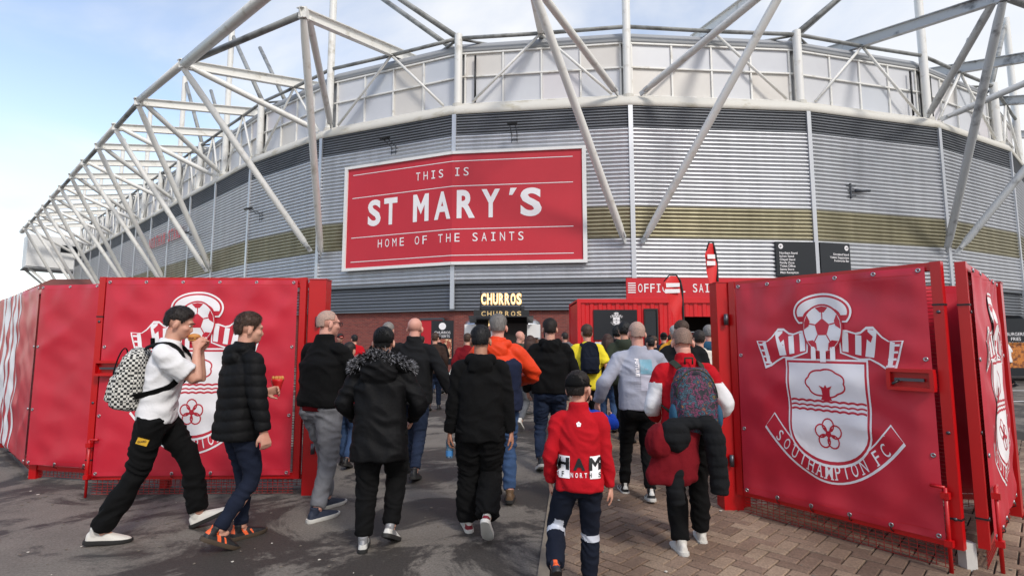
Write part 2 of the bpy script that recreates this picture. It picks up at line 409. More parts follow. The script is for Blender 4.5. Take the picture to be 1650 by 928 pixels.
# gum spots, paper flecks and grit scattered over the ground
gm = MB(); g2 = random.Random(21)
for k in range(420):
    y = 2.6 + 9*g2.random()**1.6; x = g2.uniform(-.98, .98)*y; r = g2.uniform(.004, .016) if k % 6 else g2.uniform(.012, .026)
    z = .0045 if (Vector((x, y))-K0).dot(kn) < -.04 else TOP+.004
    n_ = 6; a0 = g2.random()*6; pts = [(x+r*g2.uniform(.6, 1.2)*math.cos(a0+6.283*q/n_), y+r*g2.uniform(.6, 1.2)*math.sin(a0+6.283*q/n_), z) for q in range(n_)]
    gm.add(pts + [(p_[0]*.7+x*.3, p_[1]*.7+y*.3, z+.003) for p_ in pts], [(q, (q+1) % n_, n_+(q+1) % n_, n_+q) for q in range(n_)] + [tuple(n_+q for q in range(n_))], 0 if k % 5 else 1)
mat('gum', (112, 104, 94), .9, var=.3, scale=40); mat('fleck', (196, 190, 178), .8)
tag(gm.build('debris', ['gum', 'fleck']), 'gum spots and paper flecks trodden into the ground', 'debris', kind='stuff')
# ================================================================ stadium
PH = R(48); dl = Vector((-math.sin(PH), math.cos(PH)))
A0 = Vector((-17.3, 34.1))
cols = [(A0 + dl*(6.25+5.5*k), k % 2 == 0) for k in range(10, -1, -1)] + [(A0, False)]
for p, v in (((-11.02, 29.66), True), ((-2.97, 26.39), False), ((5.89, 25.31), True), ((15.13, 26.02), False), ((23.53, 28.14), True), ((30.87, 31.77), False), ((37.2, 36.9), True), ((42.2, 43.6), False), ((45.6, 51.2), True)):
    cols.append((Vector(p), v))
CP = [c[0] for c in cols]; CV = [c[1] for c in cols]; NC = len(CP)
def _n(i):
    e = (CP[i+1]-CP[i]).normalized(); return Vector((e.y, -e.x))
NB = [_n(i) for i in range(NC-1)]
def off(i, o):
    if i == 0: m = NB[0]; k = 1
    elif i == NC-1: m = NB[-1]; k = 1
    else: m = (NB[i-1]+NB[i]).normalized(); k = 1/m.dot(NB[i])
    return CP[i] + m*o*k
def P3(v, z): return Vector((v.x, v.y, z))
IA = 11                                           # index of A0; bay 12|13 hold the billboard
stad = thing('stadium', 'silver ribbed football stadium with white tubular roof struts and brick base', 'stadium', (5.89, 25.31, 0))
def sheet(i, prof, name, m, smooth=False, par=None):
    """extrude a profile of (offset, z) along bay i"""
    mb = MB(); v = []
    for o, z in prof:
        a, b = off(i, o), off(i+1, o); v += [P3(a, z), P3(b, z)]
    return mb.add(v, [(2*k, 2*k+1, 2*k+3, 2*k+2) for k in range(len(prof)-1)]).build(name, m, par or stad, smooth)
def corr(z0, z1, pitch, amp, o=0.0):
    n = max(1, round((z1-z0)/pitch)); p = (z1-z0)/n; r = []
    for k in range(n):
        z = z0+k*p
        for t, s in ((0, 0), (.14, .35), (.28, .85), (.42, 1), (.58, 1), (.72, .85), (.86, .35)): r.append((o+amp*s, z+t*p))
    r.append((o, z1)); return r
def louv(z0, z1, pitch, amp, o=0.0):
    n = round((z1-z0)/pitch); p = (z1-z0)/n; r = []
    for k in range(n):
        z = z0+k*p; r += [(o, z), (o+amp, z+.04*p), (o+amp, z+.22*p), (o-amp*.5, z+.9*p)]
    r.append((o, z1)); return r
zr = random.Random(5)
for i in range(NC-1):
    near = i >= 9
    pt = 0.205
    sheet(i, corr(4.52, 6.53, pt, 0.085), 'cladding_panel', 'cladding', True)
    sheet(i, corr(6.53, 8.07, pt, 0.085), 'cladding_band', 'cladding_gold', True)
    sheet(i, corr(8.07, 12.10, pt, 0.085), 'cladding_panel', 'cladding', True)
    sheet(i, louv(12.10, 13.28, 0.15, 0.06), 'louvre', 'louvre')
    sheet(i, [(-.2, 4.36), (.0, 4.36), (.03, 4.40), (.03, 4.51), (-.02, 4.52)], 'drip_rail', 'cladding_grey')
    sheet(i, corr(3.12, 4.36, 0.17, 0.07, -.2), 'lower_cladding', 'cladding_grey', True)
    sheet(i, [(-.4, 3.05), (-.12, 3.05), (-.12, 3.12), (-.4, 3.12)], 'sill', 'cladding_grey')
    sheet(i, [(.10, 13.20), (.14, 13.24), (.14, 13.42), (.02, 13.62), (-.35, 13.95), (-.9, 14.02)], 'coping', 'coping', True)
    sheet(i, [(-.86, 13.9), (-.86, 17.1)], 'backing_wall', 'fascia')
    sheet(i, [(-.70, 16.98), (-.62, 17.02), (-.95, 17.62), (-1.4, 17.85), (-9, 18.3)], 'fascia', 'fascia', True)
    sheet(i, [(-9, 18.3), (-9, 12)], 'roof_back', 'fascia')
    # translucent panels in a light steel grid
    a, b = off(i, -.80), off(i+1, -.80); e = (b-a); Lb = e.length; e.normalize(); n = NB[i]
    nc = 4 if Lb > 7 else 3
    fr = MB()
    mg = 0.28
    for k in range(nc+1):
        q = a + e*(mg + (Lb-2*mg)*k/nc) + n*.08
        fr.span(P3(q, 14.0), P3(q, 17.0), .09, .10, up=P3(n, 0))
    for z in (14.08, 15.62, 16.93):
        fr.span(P3(a+n*.10+e*.05, z), P3(b+n*.10-e*.05, z), .10, .08)
    fr.build('panel_frame', 'steel_white', stad)
    for k in range(nc):
        for z0, z1 in ((14.1, 15.58), (15.66, 16.9)):
            q0 = a + e*(mg + (Lb-2*mg)*k/nc + .05); q1 = a + e*(mg + (Lb-2*mg)*(k+1)/nc - .05)
            c = (q0+q1)/2 + n*.02
            mb = MB(); rot = Matrix((P3(e, 0), P3(-n, 0), Vector((0, 0, 1)))).transposed()
            mb.box(P3(c, (z0+z1)/2), ((q1-q0).length, .05, z1-z0), rot); mb.build('wall_panel', 'panel%d' % zr.choice((0, 0, 0, 1, 1, 2, 3, 4)), stad)
# vertical cover strips
for i in range(NC):
    m = (off(i, 1)-off(i, 0)).normalized()
    mb = MB(); p = off(i, .07); mb.span(P3(p, 3.12), P3(p, 13.2), .22, .12, up=P3(m, 0)); mb.build('cover_strip', 'cladding', stad)
# brick base
def brickmat():
    m = bpy.data.materials.new('brick_base'); m.use_nodes = True; t = m.node_tree; b = t.nodes['Principled BSDF']
    uv = t.nodes.new('ShaderNodeUVMap'); br = t.nodes.new('ShaderNodeTexBrick'); t.links.new(uv.outputs[0], br.inputs[0])
    br.inputs['Color1'].default_value = srgb(140, 68, 58); br.inputs['Color2'].default_value = srgb(112, 50, 46); br.inputs['Mortar'].default_value = srgb(122, 96, 88)
    br.inputs['Scale'].default_value = 1.0; br.inputs['Mortar Size'].default_value = 0.008; br.inputs['Brick Width'].default_value = 0.225; br.inputs['Row Height'].default_value = 0.075
    t.links.new(br.outputs[0], b.inputs['Base Color']); b.inputs['Roughness'].default_value = 0.85
    bp = t.nodes.new('ShaderNodeBump'); bp.inputs['Strength'].default_value = 0.4; bp.inputs['Distance'].default_value = 0.008; bp.invert = True
    t.links.new(br.outputs['Fac'], bp.inputs['Height']); t.links.new(bp.outputs[0], b.inputs['Normal']); M['brick_base'] = m
brickmat()
def uvbox(o, e, z=Vector((0, 0, 1)), offv=0):
    me = o.data; uv = me.uv_layers.new(name='UVMap')
    for l in me.loops:
        c = me.vertices[l.vertex_index].co; uv.data[l.index].uv = (c.dot(e)+offv, c.dot(z))
for i in range(NC-1):
    o = sheet(i, [(-.32, 0), (-.32, 3.06)], 'brick_wall', 'brick_base'); e = (CP[i+1]-CP[i]).normalized(); uvbox(o, P3(e, 0))
# red doors in the base wall (part of the stadium)
def on_bay(i, s, o): 
    a, b = off(i, o), off(i+1, o); return a + (b-a)*s
mb = MB(); i = 12
a, b = on_bay(i, .77, -.27), on_bay(i, .93, -.27)
mb.span(P3(a, 1.3), P3(b, 1.3), .05, 2.6); d_ = mb.build('door', 'sign_red', stad)
fr = MB(); n = NB[i]
for q in (a, b): fr.span(P3(q+n*.02, 0), P3(q+n*.02, 2.66), .1, .1, up=P3(n, 0))
fr.span(P3(a+n*.02, 2.66), P3(b+n*.02, 2.66), .1, .1); fr.build('door_frame', 'dark_steel', d_)

# ---- outrigger steelwork
def bracket(p, d, par):
    mb = MB(); p = Vector(p); d = Vector(d).normalized()
    mb.span(p, p - d*.55, .07, .24); mb.span(p - d*.3, p - d*.6, .30, .12); mb.build('end_bracket', 'steel_worn', par)
def strut(a, b, r, m, name='strut', br=True):
    a = Vector(a); b = Vector(b); d = (b-a).normalized()
    o = MB().tube([a + d*.30 if br else a, a + d*.8, b - d*.8, b], [r*.55 if br else r, r, r, r*.8], 14).build(name, m, stad, True)
    smooth_by_angle(o, 50)
    if br: bracket(a, -d, o)
    return o
OM = -.42
nodes = {}
for i in range(NC-1):
    left = i < IA + 1
    mid = (off(i, 0)+off(i+1, 0))/2; n = NB[i]
    on, zn = (5.8, 16.5) if left else (6.2, 16.1)
    if i == IA: zn, on = 16.3, 6.0
    N = P3(mid + n*on, zn); nodes[i] = N
    vi = i if CV[i] else i+1
    e = (CP[i+1]-CP[i]).normalized(); sg = 1 if vi == i else -1
    worn = 'steel_worn' if i > 14 else 'steel_white'
    lo = P3(off(vi, .22) + e*sg*.42, 6.25 if not left else 6.6); hi = P3(off(vi, -.05) + e*sg*.55, 13.85)
    strut(lo, N - Vector((0, 0, .25)), .18, worn); strut(hi, N - P3(n, 0)*.3, .17, worn)
    # tapered I-beam running back over the roof
    T = P3(mid - n*2.9, 18.55); bm_ = MB(); d = (T-N).normalized(); x = P3(e, 0); u = x.cross(d)
    if u.z < 0: u = -u
    for h0, h1, w_, t_ in ((.21, .30, .30, .035), (-.21, -.30, .30, .035)):
        bm_.loft([[p + x*sx*w_/2 + u*(h + sz*t_/2) for sx, sz in ((-1, -1), (1, -1), (1, 1), (-1, 1))] for p, h in ((N - d*.25, h0), (T, h1))])
    bm_.loft([[p + x*sx*.02 + u*sz*h for sx, sz in ((-1, -1), (1, -1), (1, 1), (-1, 1))] for p, h in ((N - d*.25, .192), (T, .282))])
    bo = bm_.build('rafter', worn, stad)
    MB().box(N, (.34, .34, .5)).build('node_block', worn, bo)
    # ring point and cladding diagonals
    rp = P3(mid + n*OM, 17.62)
    for s_, vv in ((-1, i), (1, i+1)):
        q = P3(off(vv, OM+.15) - e*s_*Lb*.10, 14.0)
        MB().tube([rp, q], .075, 8).build('brace', 'steel_white', stad, True)
        MB().tube([rp, P3(off(vv, OM), 17.66)], .10, 10).build('ring_tube', 'steel_dull', stad, True)
for i in range(NC):
    b_ = off(i, OM)
    top = 25.5 if CV[i] else 17.85
    o = MB().tube([P3(b_, 13.75), P3(b_, top)], .21, 16).build('mast', 'steel_white', stad, True); smooth_by_angle(o)
    MB().tube([P3(b_, 13.72), P3(b_, 13.95)], .30, 16).build('base_plate', 'coping', o)
    if not CV[i]:
        m = (off(i, 1)-off(i, 0)).normalized()
        for j, sft in ((i-1, -1), (i+1, 1)):
            if 0 <= j < NC and CV[j] and i > 8:
                t2 = P3(off(j, OM), 25.0)
                if sft == (-1 if i <= 14 else 1):
                    for dd, ds in ((-.1, 0), (-2.2, -.25)):
                        a_ = P3(off(i, OM+dd) , 17.7 if dd > -1 else 17.5); MB().tube([a_, t2 + P3(m, 0)*(dd)], .15, 12).build('tie', 'steel_dull', stad, True)
        for q in (-1, 1):   # short splay from mast head to fascia
            j = i+q
            if 0 <= j < NC:
                ee = (off(j, 0)-off(i, 0)).normalized()
                MB().tube([P3(off(i, OM), 17.62), P3(off(i, OM-1.2) + ee*2.2, 17.7)], .07, 8).build('splay', 'steel_dull', stad, True)
# outer longitudinal tubes between nodes
for i in range(NC-2):
    if CV[i+1]:
        MB().tube([nodes[i], nodes[i+1]], .15, 12).build('outer_tube', 'steel_dull', stad, True)
    elif i < IA:
        MB().tube([nodes[i] + Vector((0, 0, .1)), nodes[i+1] + Vector((0, 0, .1))], .2, 12).build('outer_tube', 'steel_white', stad, True)
na, nb = nodes[IA-1], nodes[IA]
MB().tube([nb, nb + (nb-na).normalized()*13], .24, 14).build('outer_tube', 'steel_white', stad, True)
MB().tube([nodes[0], nodes[0] + P3(dl, 0)*3.5], [.3, .3], 14).build('outer_tube', 'steel_white', stad, True)
# black downpipes on the upper wall
for i, s in ((13, .10), (15, .90), (16, .1)):
    q = on_bay(i, s, -.55); o = MB().tube([P3(q, 14.1), P3(q, 16.7)], .055, 8).build('downpipe', 'black_plastic', stad, True)
# white box room on the far end, carried by raking posts
e = -dl; n = NB[0]; c = CP[0] + dl*2.4 + n*1.9
mb = MB(); rot = Matrix((P3(e, 0), P3(-n, 0), Vector((0, 0, 1)))).transposed()
mb.box(P3(c, 14.0), (4.6, 6.6, 4.4), rot); bx_ = mb.build('end_room', 'white_paint', stad)
MB().box(P3(c, 11.62), (4.9, 6.9, .16), rot).build('soffit', 'fascia', bx_)
MB().box(P3(c + e*2.32 - n*1.5, 14.6), (.08, 2.6, 1.0), rot).build('window', 'glass_dark', bx_)
for s in (-1, 1):
    MB().tube([P3(c + n*2.9 + e*s*1.8, 11.6), P3(CP[0] + n*.2 + e*s*1.5 + dl*2, 7)], .16, 10).build('prop', 'steel_white', bx_, True)
# ================================================================ signs on the stadium wall
def wall_map(i0, s0, o):
    """u metres along the wall starting on bay i0 at fraction s0 -> plan point at outward offset o"""
    segs = []; i = i0
    a = on_bay(i, s0, o); b = off(i+1, o); segs.append((a, b)); i += 1
    while i < min(i0+3, NC-1): segs.append((off(i, o), off(i+1, o))); i += 1
    Ls = [(b-a).length for a, b in segs]
    def f(u, z, h=0.0):
        k = 0
        while k < len(segs)-1 and u > Ls[k]: u -= Ls[k]; k += 1
        a, b = segs[k]; e = (b-a).normalized(); n = Vector((e.y, -e.x)); return P3(a + e*u + n*h, z)
    return f, Ls
f, Ls = wall_map(12, .252, .26); bend = Ls[0]; BW = bend + 6.55
Z0, Z1 = 5.46, 11.0
sg = thing('billboard', 'large red stadium name billboard in a white frame on the silver facade', 'billboard', tuple(f(bend, 0))[:2] + (Z0,))
ban = MB()
for u0, u1 in ((0.0, bend), (bend, BW)):
    nn = 10
    for k in range(nn):
        a, b = u0+(u1-u0)*k/nn, u0+(u1-u0)*(k+1)/nn
        ban.add([f(a+1e-4, Z0), f(b-1e-4, Z0), f(b-1e-4, Z1), f(a+1e-4, Z1)], [(0, 1, 2, 3)])
bo = ban.build('banner_sheet', 'billboard_red', sg)
fr = MB()
for za, zb in ((Z0-.15, Z0), (Z1, Z1+.15)):
    for u0, u1 in ((-.2, bend), (bend, BW+.2)):
        e0 = max(u0, 0)
        pa = f(0, 0) - (f(bend, 0)-f(0, 0)).normalized()*(.2) if u0 < 0 else f(bend+1e-4, 0)
        pb = f(bend, 0) if u0 < 0 else f(bend+1e-4, 0) + (f(BW, 0)-f(bend+1e-3, 0)).normalized()*(BW-bend+.2)
        n = Vector((pb.y-pa.y, pa.x-pb.x, 0)).normalized()
        fr.span(pa + Vector((0, 0, (za+zb)/2)) - n*.02, pb + Vector((0, 0, (za+zb)/2)) - n*.02, .22, zb-za)
for u, s in ((0, -1), (BW, 1)):
    e = (f(bend, 0)-f(0, 0)).normalized() if s < 0 else (f(BW, 0)-f(bend+1e-3, 0)).normalized()
    n = Vector((e.y, -e.x, 0)); p = f(u, 0) + e*s*.1 - n*.02
    fr.span(p + Vector((0, 0, Z0)), p + Vector((0, 0, Z1)), .2, .216, up=n)
fr.build('frame', 'white_paint', sg)
HB = Z1-Z0
vv = lambda t: Z0 + HB*t
for t in (.935, .70, .30, .06): P2().poly([(BW*.025, vv(t)-.018), (BW*.965, vv(t)-.018), (BW*.965, vv(t)+.018), (BW*.025, vv(t)+.018)]).lay(f, us=(bend,), step=.012).build('rule_line', 'print_white', bo)
def mono(pr, txt, u0, u1, v0, h, wk, bold):
    n = len(txt); st = (u1-u0)/n
    for k, ch in enumerate(txt):
        if ch == ' ': continue
        (pr() if callable(pr) else pr).fit(ch, u0+st*(k+.5), v0, st*wk, h, bold=bold)
_ls = []
def pr(): _ls.append(P2()); return _ls[-1]
mono(pr, 'THIS IS', BW*.328, BW*.572, vv(.795), HB*.078, .56, .0)
mono(pr, "ST", BW*.098, BW*.258, vv(.40), HB*.262, .80, .035)
mono(pr, "MARY", BW*.312, BW*.70, vv(.40), HB*.262, .74, .035)
pr().poly([(BW*.722, vv(.60)), (BW*.735, vv(.60)), (BW*.752, vv(.665)), (BW*.727, vv(.665))])
mono(pr, "S", BW*.762, BW*.85, vv(.40), HB*.262, .92, .035)
mono(pr, 'HOME OF THE SAINTS', BW*.152, BW*.785, vv(.185), HB*.078, .56, .0)
for q in _ls: q.lay(f, us=(bend,), step=.012).build('letter', 'print_white', bo)

def wayfinder(name, label, i, s0, wd, z0, z1, lines, arrow, right):
    f, _ = wall_map(i, s0, .16); t = thing(name, label, 'sign', tuple(f(0, z0)), 'direction signs on the stadium wall')
    mb = MB(); n = NB[i]; c = (f(0, 0)+f(wd, 0))/2
    mb.span(f(0, (z0+z1)/2) - P3(n, 0)*.03, f(wd, (z0+z1)/2) - P3(n, 0)*.03, .06, z1-z0); b = mb.build('board', 'black_panel', t)
    pr = P2(); x = wd-.22 if right else .26; pr.ellipse(x, z1-.24, .12, .13, 1)
    sgn = 1 if right else -1
    pr.poly([(x-sgn*.07, z1-.25), (x+sgn*.03, z1-.25), (x+sgn*.03, z1-.23), (x-sgn*.07, z1-.23)], 2, 1).poly([(x+sgn*.075, z1-.24), (x+sgn*.01, z1-.175), (x+sgn*.01, z1-.205), (x+sgn*.035, z1-.24), (x+sgn*.01, z1-.275), (x+sgn*.01, z1-.305)], 2, 1)
    pr.lay(f, step=.012).build('arrow', ['print_white', 'black_panel'], b)
    for k, l in enumerate(lines): P2().text(l, (wd-.10) if right else .17, z1-.62-k*.162, .104, 1, align='R' if right else 'L', bold=.014).lay(f, step=.012).build('text_line', 'print_white', b)
L3 = (CP[15]-CP[14]).length
wayfinder('direction_sign', 'black direction sign with left arrow and seven lines of white text', 14, .768, L3*.222, 4.7, 6.42, ['Northam Stand', 'Itchen Stand', 'Chapel Stand', 'Family Zone', 'Ticket Office', 'Saints Store', 'Main Reception'], '<', False)
wayfinder('direction_sign', 'black direction sign with right arrow and three lines of white text', 15, .02, (CP[16]-CP[15]).length*.21, 4.7, 6.42, ['Kingsland Stand', 'Visiting Supporters', 'Footworks Bar'], '>', True)

# stand name in red letters on the left-hand facade
f, _ = wall_map(7, .1, .2)
t = thing('stand_name_sign', 'red raised letters naming the stand on the long left facade', 'sign', tuple(f(0, 10.2)))
pr = P2(); u = 0
for ch in 'NORTHAM STAND':
    if ch != ' ':
        q = P2().fit(ch, u+.33, 10.0, .52, 1.05, bold=.03)
        fr_ = q.lay(f, step=.10); mb = MB(); mb.add(fr_.v, fr_.f)
        mb.build('letter', 'sign_red', t)
    u += .72
for z in (10.1, 10.9):
    MB().span(f(0, z, .02), f(9.2, z, .02), .04, .05).build('rail', 'white_paint', t)

def floodlight(label, i, s, z, hd=0.0, big=True):
    f, _ = wall_map(i, s, .06); p = f(0, z); n = P3(NB[i], 0); e = Vector((-n.y, n.x, 0))
    t = thing('floodlight', label, 'floodlight', tuple(p), 'floodlights on the facade')
    mb = MB()
    for sx in (-.14, .14): mb.span(p + e*sx - Vector((0, 0, .45)), p + e*sx + Vector((0, 0, .1)), .04, .05, up=n); mb.span(p + e*sx, p + e*sx + n*.7 + Vector((0, 0, .15)), .04, .04)
    mb.span(p - e*.16 - Vector((0, 0, .3)) + n*.04, p + e*.16 - Vector((0, 0, .3)) + n*.04, .04, .04)
    mb.build('bracket', 'dark_steel', t)
    rot = Matrix((e, n, Vector((0, 0, 1)))).transposed() @ Matrix.Rotation(R(-15), 3, 'X')
    h = MB().box(p + n*.85 + Vector((0, 0, .2)), (.48, .34, .09), rot).build('lamp_head', 'black_plastic', t)
    MB().box(p + n*.86 + Vector((0, 0, .135)), (.42, .27, .02), rot).build('lens', 'glass_dark', h)
floodlight('black floodlight on a bracket above the left half of the red billboard', 12, .575, 12.0)
floodlight('black floodlight on a bracket above the right half of the red billboard', 13, .35, 12.0)
floodlight('black floodlight on the left facade beside the long white strut', 11, .20, 9.6)
floodlight('small black floodlight on the left facade behind the paired struts', 9, .4, 9.6)
# camera on a bracket, right of centre
f, _ = wall_map(15, .27, .05); p = f(0, 9.2); n = P3(NB[15], 0); e = Vector((-n.y, n.x, 0))
t = thing('wall_camera', 'small grey camera bracket high on the right hand silver facade', 'camera', tuple(p))
mb = MB()
for dz in (-.25, 0, .25): mb.span(p - e*.2 + Vector((0, 0, dz)), p + e*.25 + Vector((0, 0, dz)) + n*.12, .05, .05)
mb.span(p + n*.05 - Vector((0, 0, .4)), p + n*.05 + Vector((0, 0, .4)), .07, .07, up=n); mb.build('bracket', 'dark_steel', t)
MB().tube([p + e*.2 + n*.15, p + e*.95 + n*.3], [.09, .07], 10).build('camera_body', 'dark_steel', t, True)
# ================================================================ club crest as flat print (unit = its height)
def crest():
    p = P2(); W, D = 0, 1
    arc = lambda cx, cy, rx, ry, a0, a1, n=24: [(cx+rx*math.cos(R(a0+(a1-a0)*k/n)), cy+ry*math.sin(R(a0+(a1-a0)*k/n))) for k in range(n+1)]
    # ribbon
    lo = [(-.43+.86*k/24, .0+.25*abs(2*k/24-1)**1.9) for k in range(25)]; hi = [(-.355+.71*k/24, .105+.235*abs(2*k/24-1)**1.9) for k in range(25)]
    p.poly(lo + hi[::-1], 1, W); c = (0, .12)
    lo2 = [(x*.975, y+.011) for x, y in lo]; hi2 = [(x*1.005, y-.010) for x, y in hi]
    p.raw(lo2+hi2, [(k, k+1, 25+k+1, 25+k) for k in range(24)], 2, D)
    # shield
    def shield(g):
        w_ = .235-g; t = .625-g; pts = [(-w_, t), (-w_, .30)]
        pts += [(-w_*math.cos(R(a)), .30-(.185-g*1.4)*math.sin(R(a))**.9) for a in range(10, 91, 10)]
        return pts + [(-x, y) for x, y in pts[-2::-1]]
    p.poly(shield(-.022), 3, W); p.poly(shield(-.012), 4, D); p.poly(shield(0), 5, W)
    # scarf
    for s in (-1, 1):
        up = [(-.10, .80), (-.15, .80), (-.20, .785), (-.23, .79), (-.265, .815), (-.305, .815), (-.35, .765), (-.385, .742), (-.46, .745)]
        dn = [(-.405, .585), (-.36, .60), (-.32, .625), (-.27, .648), (-.21, .645), (-.16, .66), (-.10, .68)]
        a = [(s*x, y) for x, y in up+dn]
        p.poly(a, 3, W)
        cx, cy = s*-.27, .715
        p.poly([(cx+(x-cx)*.945, cy+(y-cy)*.86) for x, y in a], 4, D)
        for x0, x1, y0, y1, sk in ((-.415, -.39, .735, .615, .025), (-.325, -.275, .795, .66, .03), (-.235, -.20, .77, .67, .012), (-.16, -.125, .785, .685, .01)):
            p.poly([(s*x0, y0), (s*x1, y0+.005), (s*(x1+sk), y1+.005), (s*(x0+sk), y1)], 5, W)
        p.poly([(s*-.30, .765), (s*-.262, .80), (s*-.255, .76), (s*-.285, .735)], 6, D)
        for k in range(4): p.poly([(s*(-.44+.012*k), .728-.034*k), (s*(-.395+.012*k), .726-.034*k), (s*(-.393+.012*k), .716-.034*k), (s*(-.438+.012*k), .717-.034*k)], 5, W)
    # halo and ball
    p.poly(arc(0, .895, .185, .105, -32, 212, 40), 6, W); p.poly(arc(0, .895, .173, .094, -30, 210, 40), 7, D)
    p.poly(arc(0, .895, .160, .083, -12, 192, 36), 8, W); p.poly(arc(0, .868, .122, .062, -20, 200, 30), 9, D)
    p.ellipse(0, .81, .132, .132, 9, D, 36); p.ellipse(0, .81, .122, .122, 10, W, 36)
    pent = lambda cx, cy, r, a: [(cx+r*math.cos(R(a+72*k)), cy+r*math.sin(R(a+72*k))) for k in range(5)]
    p.poly(pent(0, .815, .05, 90), 11, D)
    for k in range(5):
        a = R(90+72*k); a1, a2 = a-R(20), a+R(20); rr = .120; ri = .088
        p.poly([(rr*math.cos(a1), .81+rr*math.sin(a1)), (rr*math.cos(a), .81+rr*math.sin(a)), (rr*math.cos(a2), .81+rr*math.sin(a2)), (ri*math.cos(a+R(9)), .81+ri*math.sin(a+R(9))), (ri*math.cos(a-R(9)), .81+ri*math.sin(a-R(9)))], 11, D)
        p.stroke([(.05*math.cos(a), .815+.05*math.sin(a)), (ri*math.cos(a), .81+ri*math.sin(a))], .007, 11, D)
    for x0, x1, y0, y1 in ((-.075, -.045, .715, .64), (-.018, .018, .70, .632), (.045, .075, .715, .64)): p.poly([(x0, y0), (x1, y0), (x1, y1), (x0, y1)], 11, W)
    # tree
    lob = []
    for k in range(60):
        a = R(6*k); r = 1 + .10*abs(math.sin(a*3.5)); lob.append((.115*r*math.cos(a), .52+.068*r*math.sin(a)))
    p.stroke(lob, .009, 6, D, closed=True)
    p.poly([(-.035, .43), (.035, .43), (.022, .455), (.026, .488), (.042, .508), (.010, .496), (0, .512), (-.010, .496), (-.042, .508), (-.026, .488), (-.022, .455)], 7, D)
    # water
    for y, t in ((.42, .011), (.395, .009), (.372, .011)):
        p.stroke([(-.233+.466*k/64, y+.006*abs(math.sin(k/64*math.pi*9))) for k in range(65)], t, 6, D)
    # rose
    for k in range(5):
        a = R(90+72*k); cx, cy = .046*math.cos(a), .255+.046*math.sin(a)
        p.stroke([(cx+.034*math.cos(R(t)), cy+.034*math.sin(R(t))) for t in range(0, 360, 24)], .008, 6+k*.2, D, closed=True)
        p.stroke([(0, .255), (.04*math.cos(a+R(36)), .255+.04*math.sin(a+R(36)))], .008, 7.4+k*.1, D)
    p.ellipse(0, .255, .014, .014, 8.5, D, 12)
    # lettering on the ribbon
    T = 'SOUTHAMPTON FC'; n = len(T)
    wds = {'M': 1.25, 'O': 1.05, 'N': 1.1, 'H': 1.05, 'A': 1.05, ' ': .55, 'S': .85, 'F': .85, 'P': .9}
    tot = sum(wds.get(c_, 1) for c_ in T); x = -.365; tx = .73/tot
    for ch in T:
        wd = wds.get(ch, 1)*tx; cx = x+wd/2; x += wd
        if ch == ' ': continue
        k = cx/.43; y = .022 + .25*abs(k)**1.9; sl = .25*1.9*abs(k)**.9/.43*(1 if k > 0 else -1); an = math.atan(sl)*.92
        h = .068; p.fit(ch, cx, y + .004, wd*(.66 if ch != 'T' else .76), h, 3, W, bold=.004, rot=an)
        ca, sa = math.cos(an), math.sin(an)
        stems = {'U': ((-.3, 1), (.3, 1)), 'H': ((-.3, 0), (.3, 0), (-.3, 1), (.3, 1)), 'A': ((-.32, 0), (.32, 0)), 'M': ((-.3, 0), (.3, 0)), 'P': ((-.28, 0),), 'N': ((-.3, 0), (.3, 1)), 'F': ((-.28, 0),)}
        for sx, top in stems.get(ch, ()):
            q = [(sx*wd + a_, (h if top else 0)+b_) for a_, b_ in ((-.009, -.003), (.009, -.003), (.009, .003), (-.009, .003))]
            p.poly([(cx+a_*ca-b_*sa, y+.004+a_*sa+b_*ca) for a_, b_ in q], 4, W)
    return p
CREST = crest()

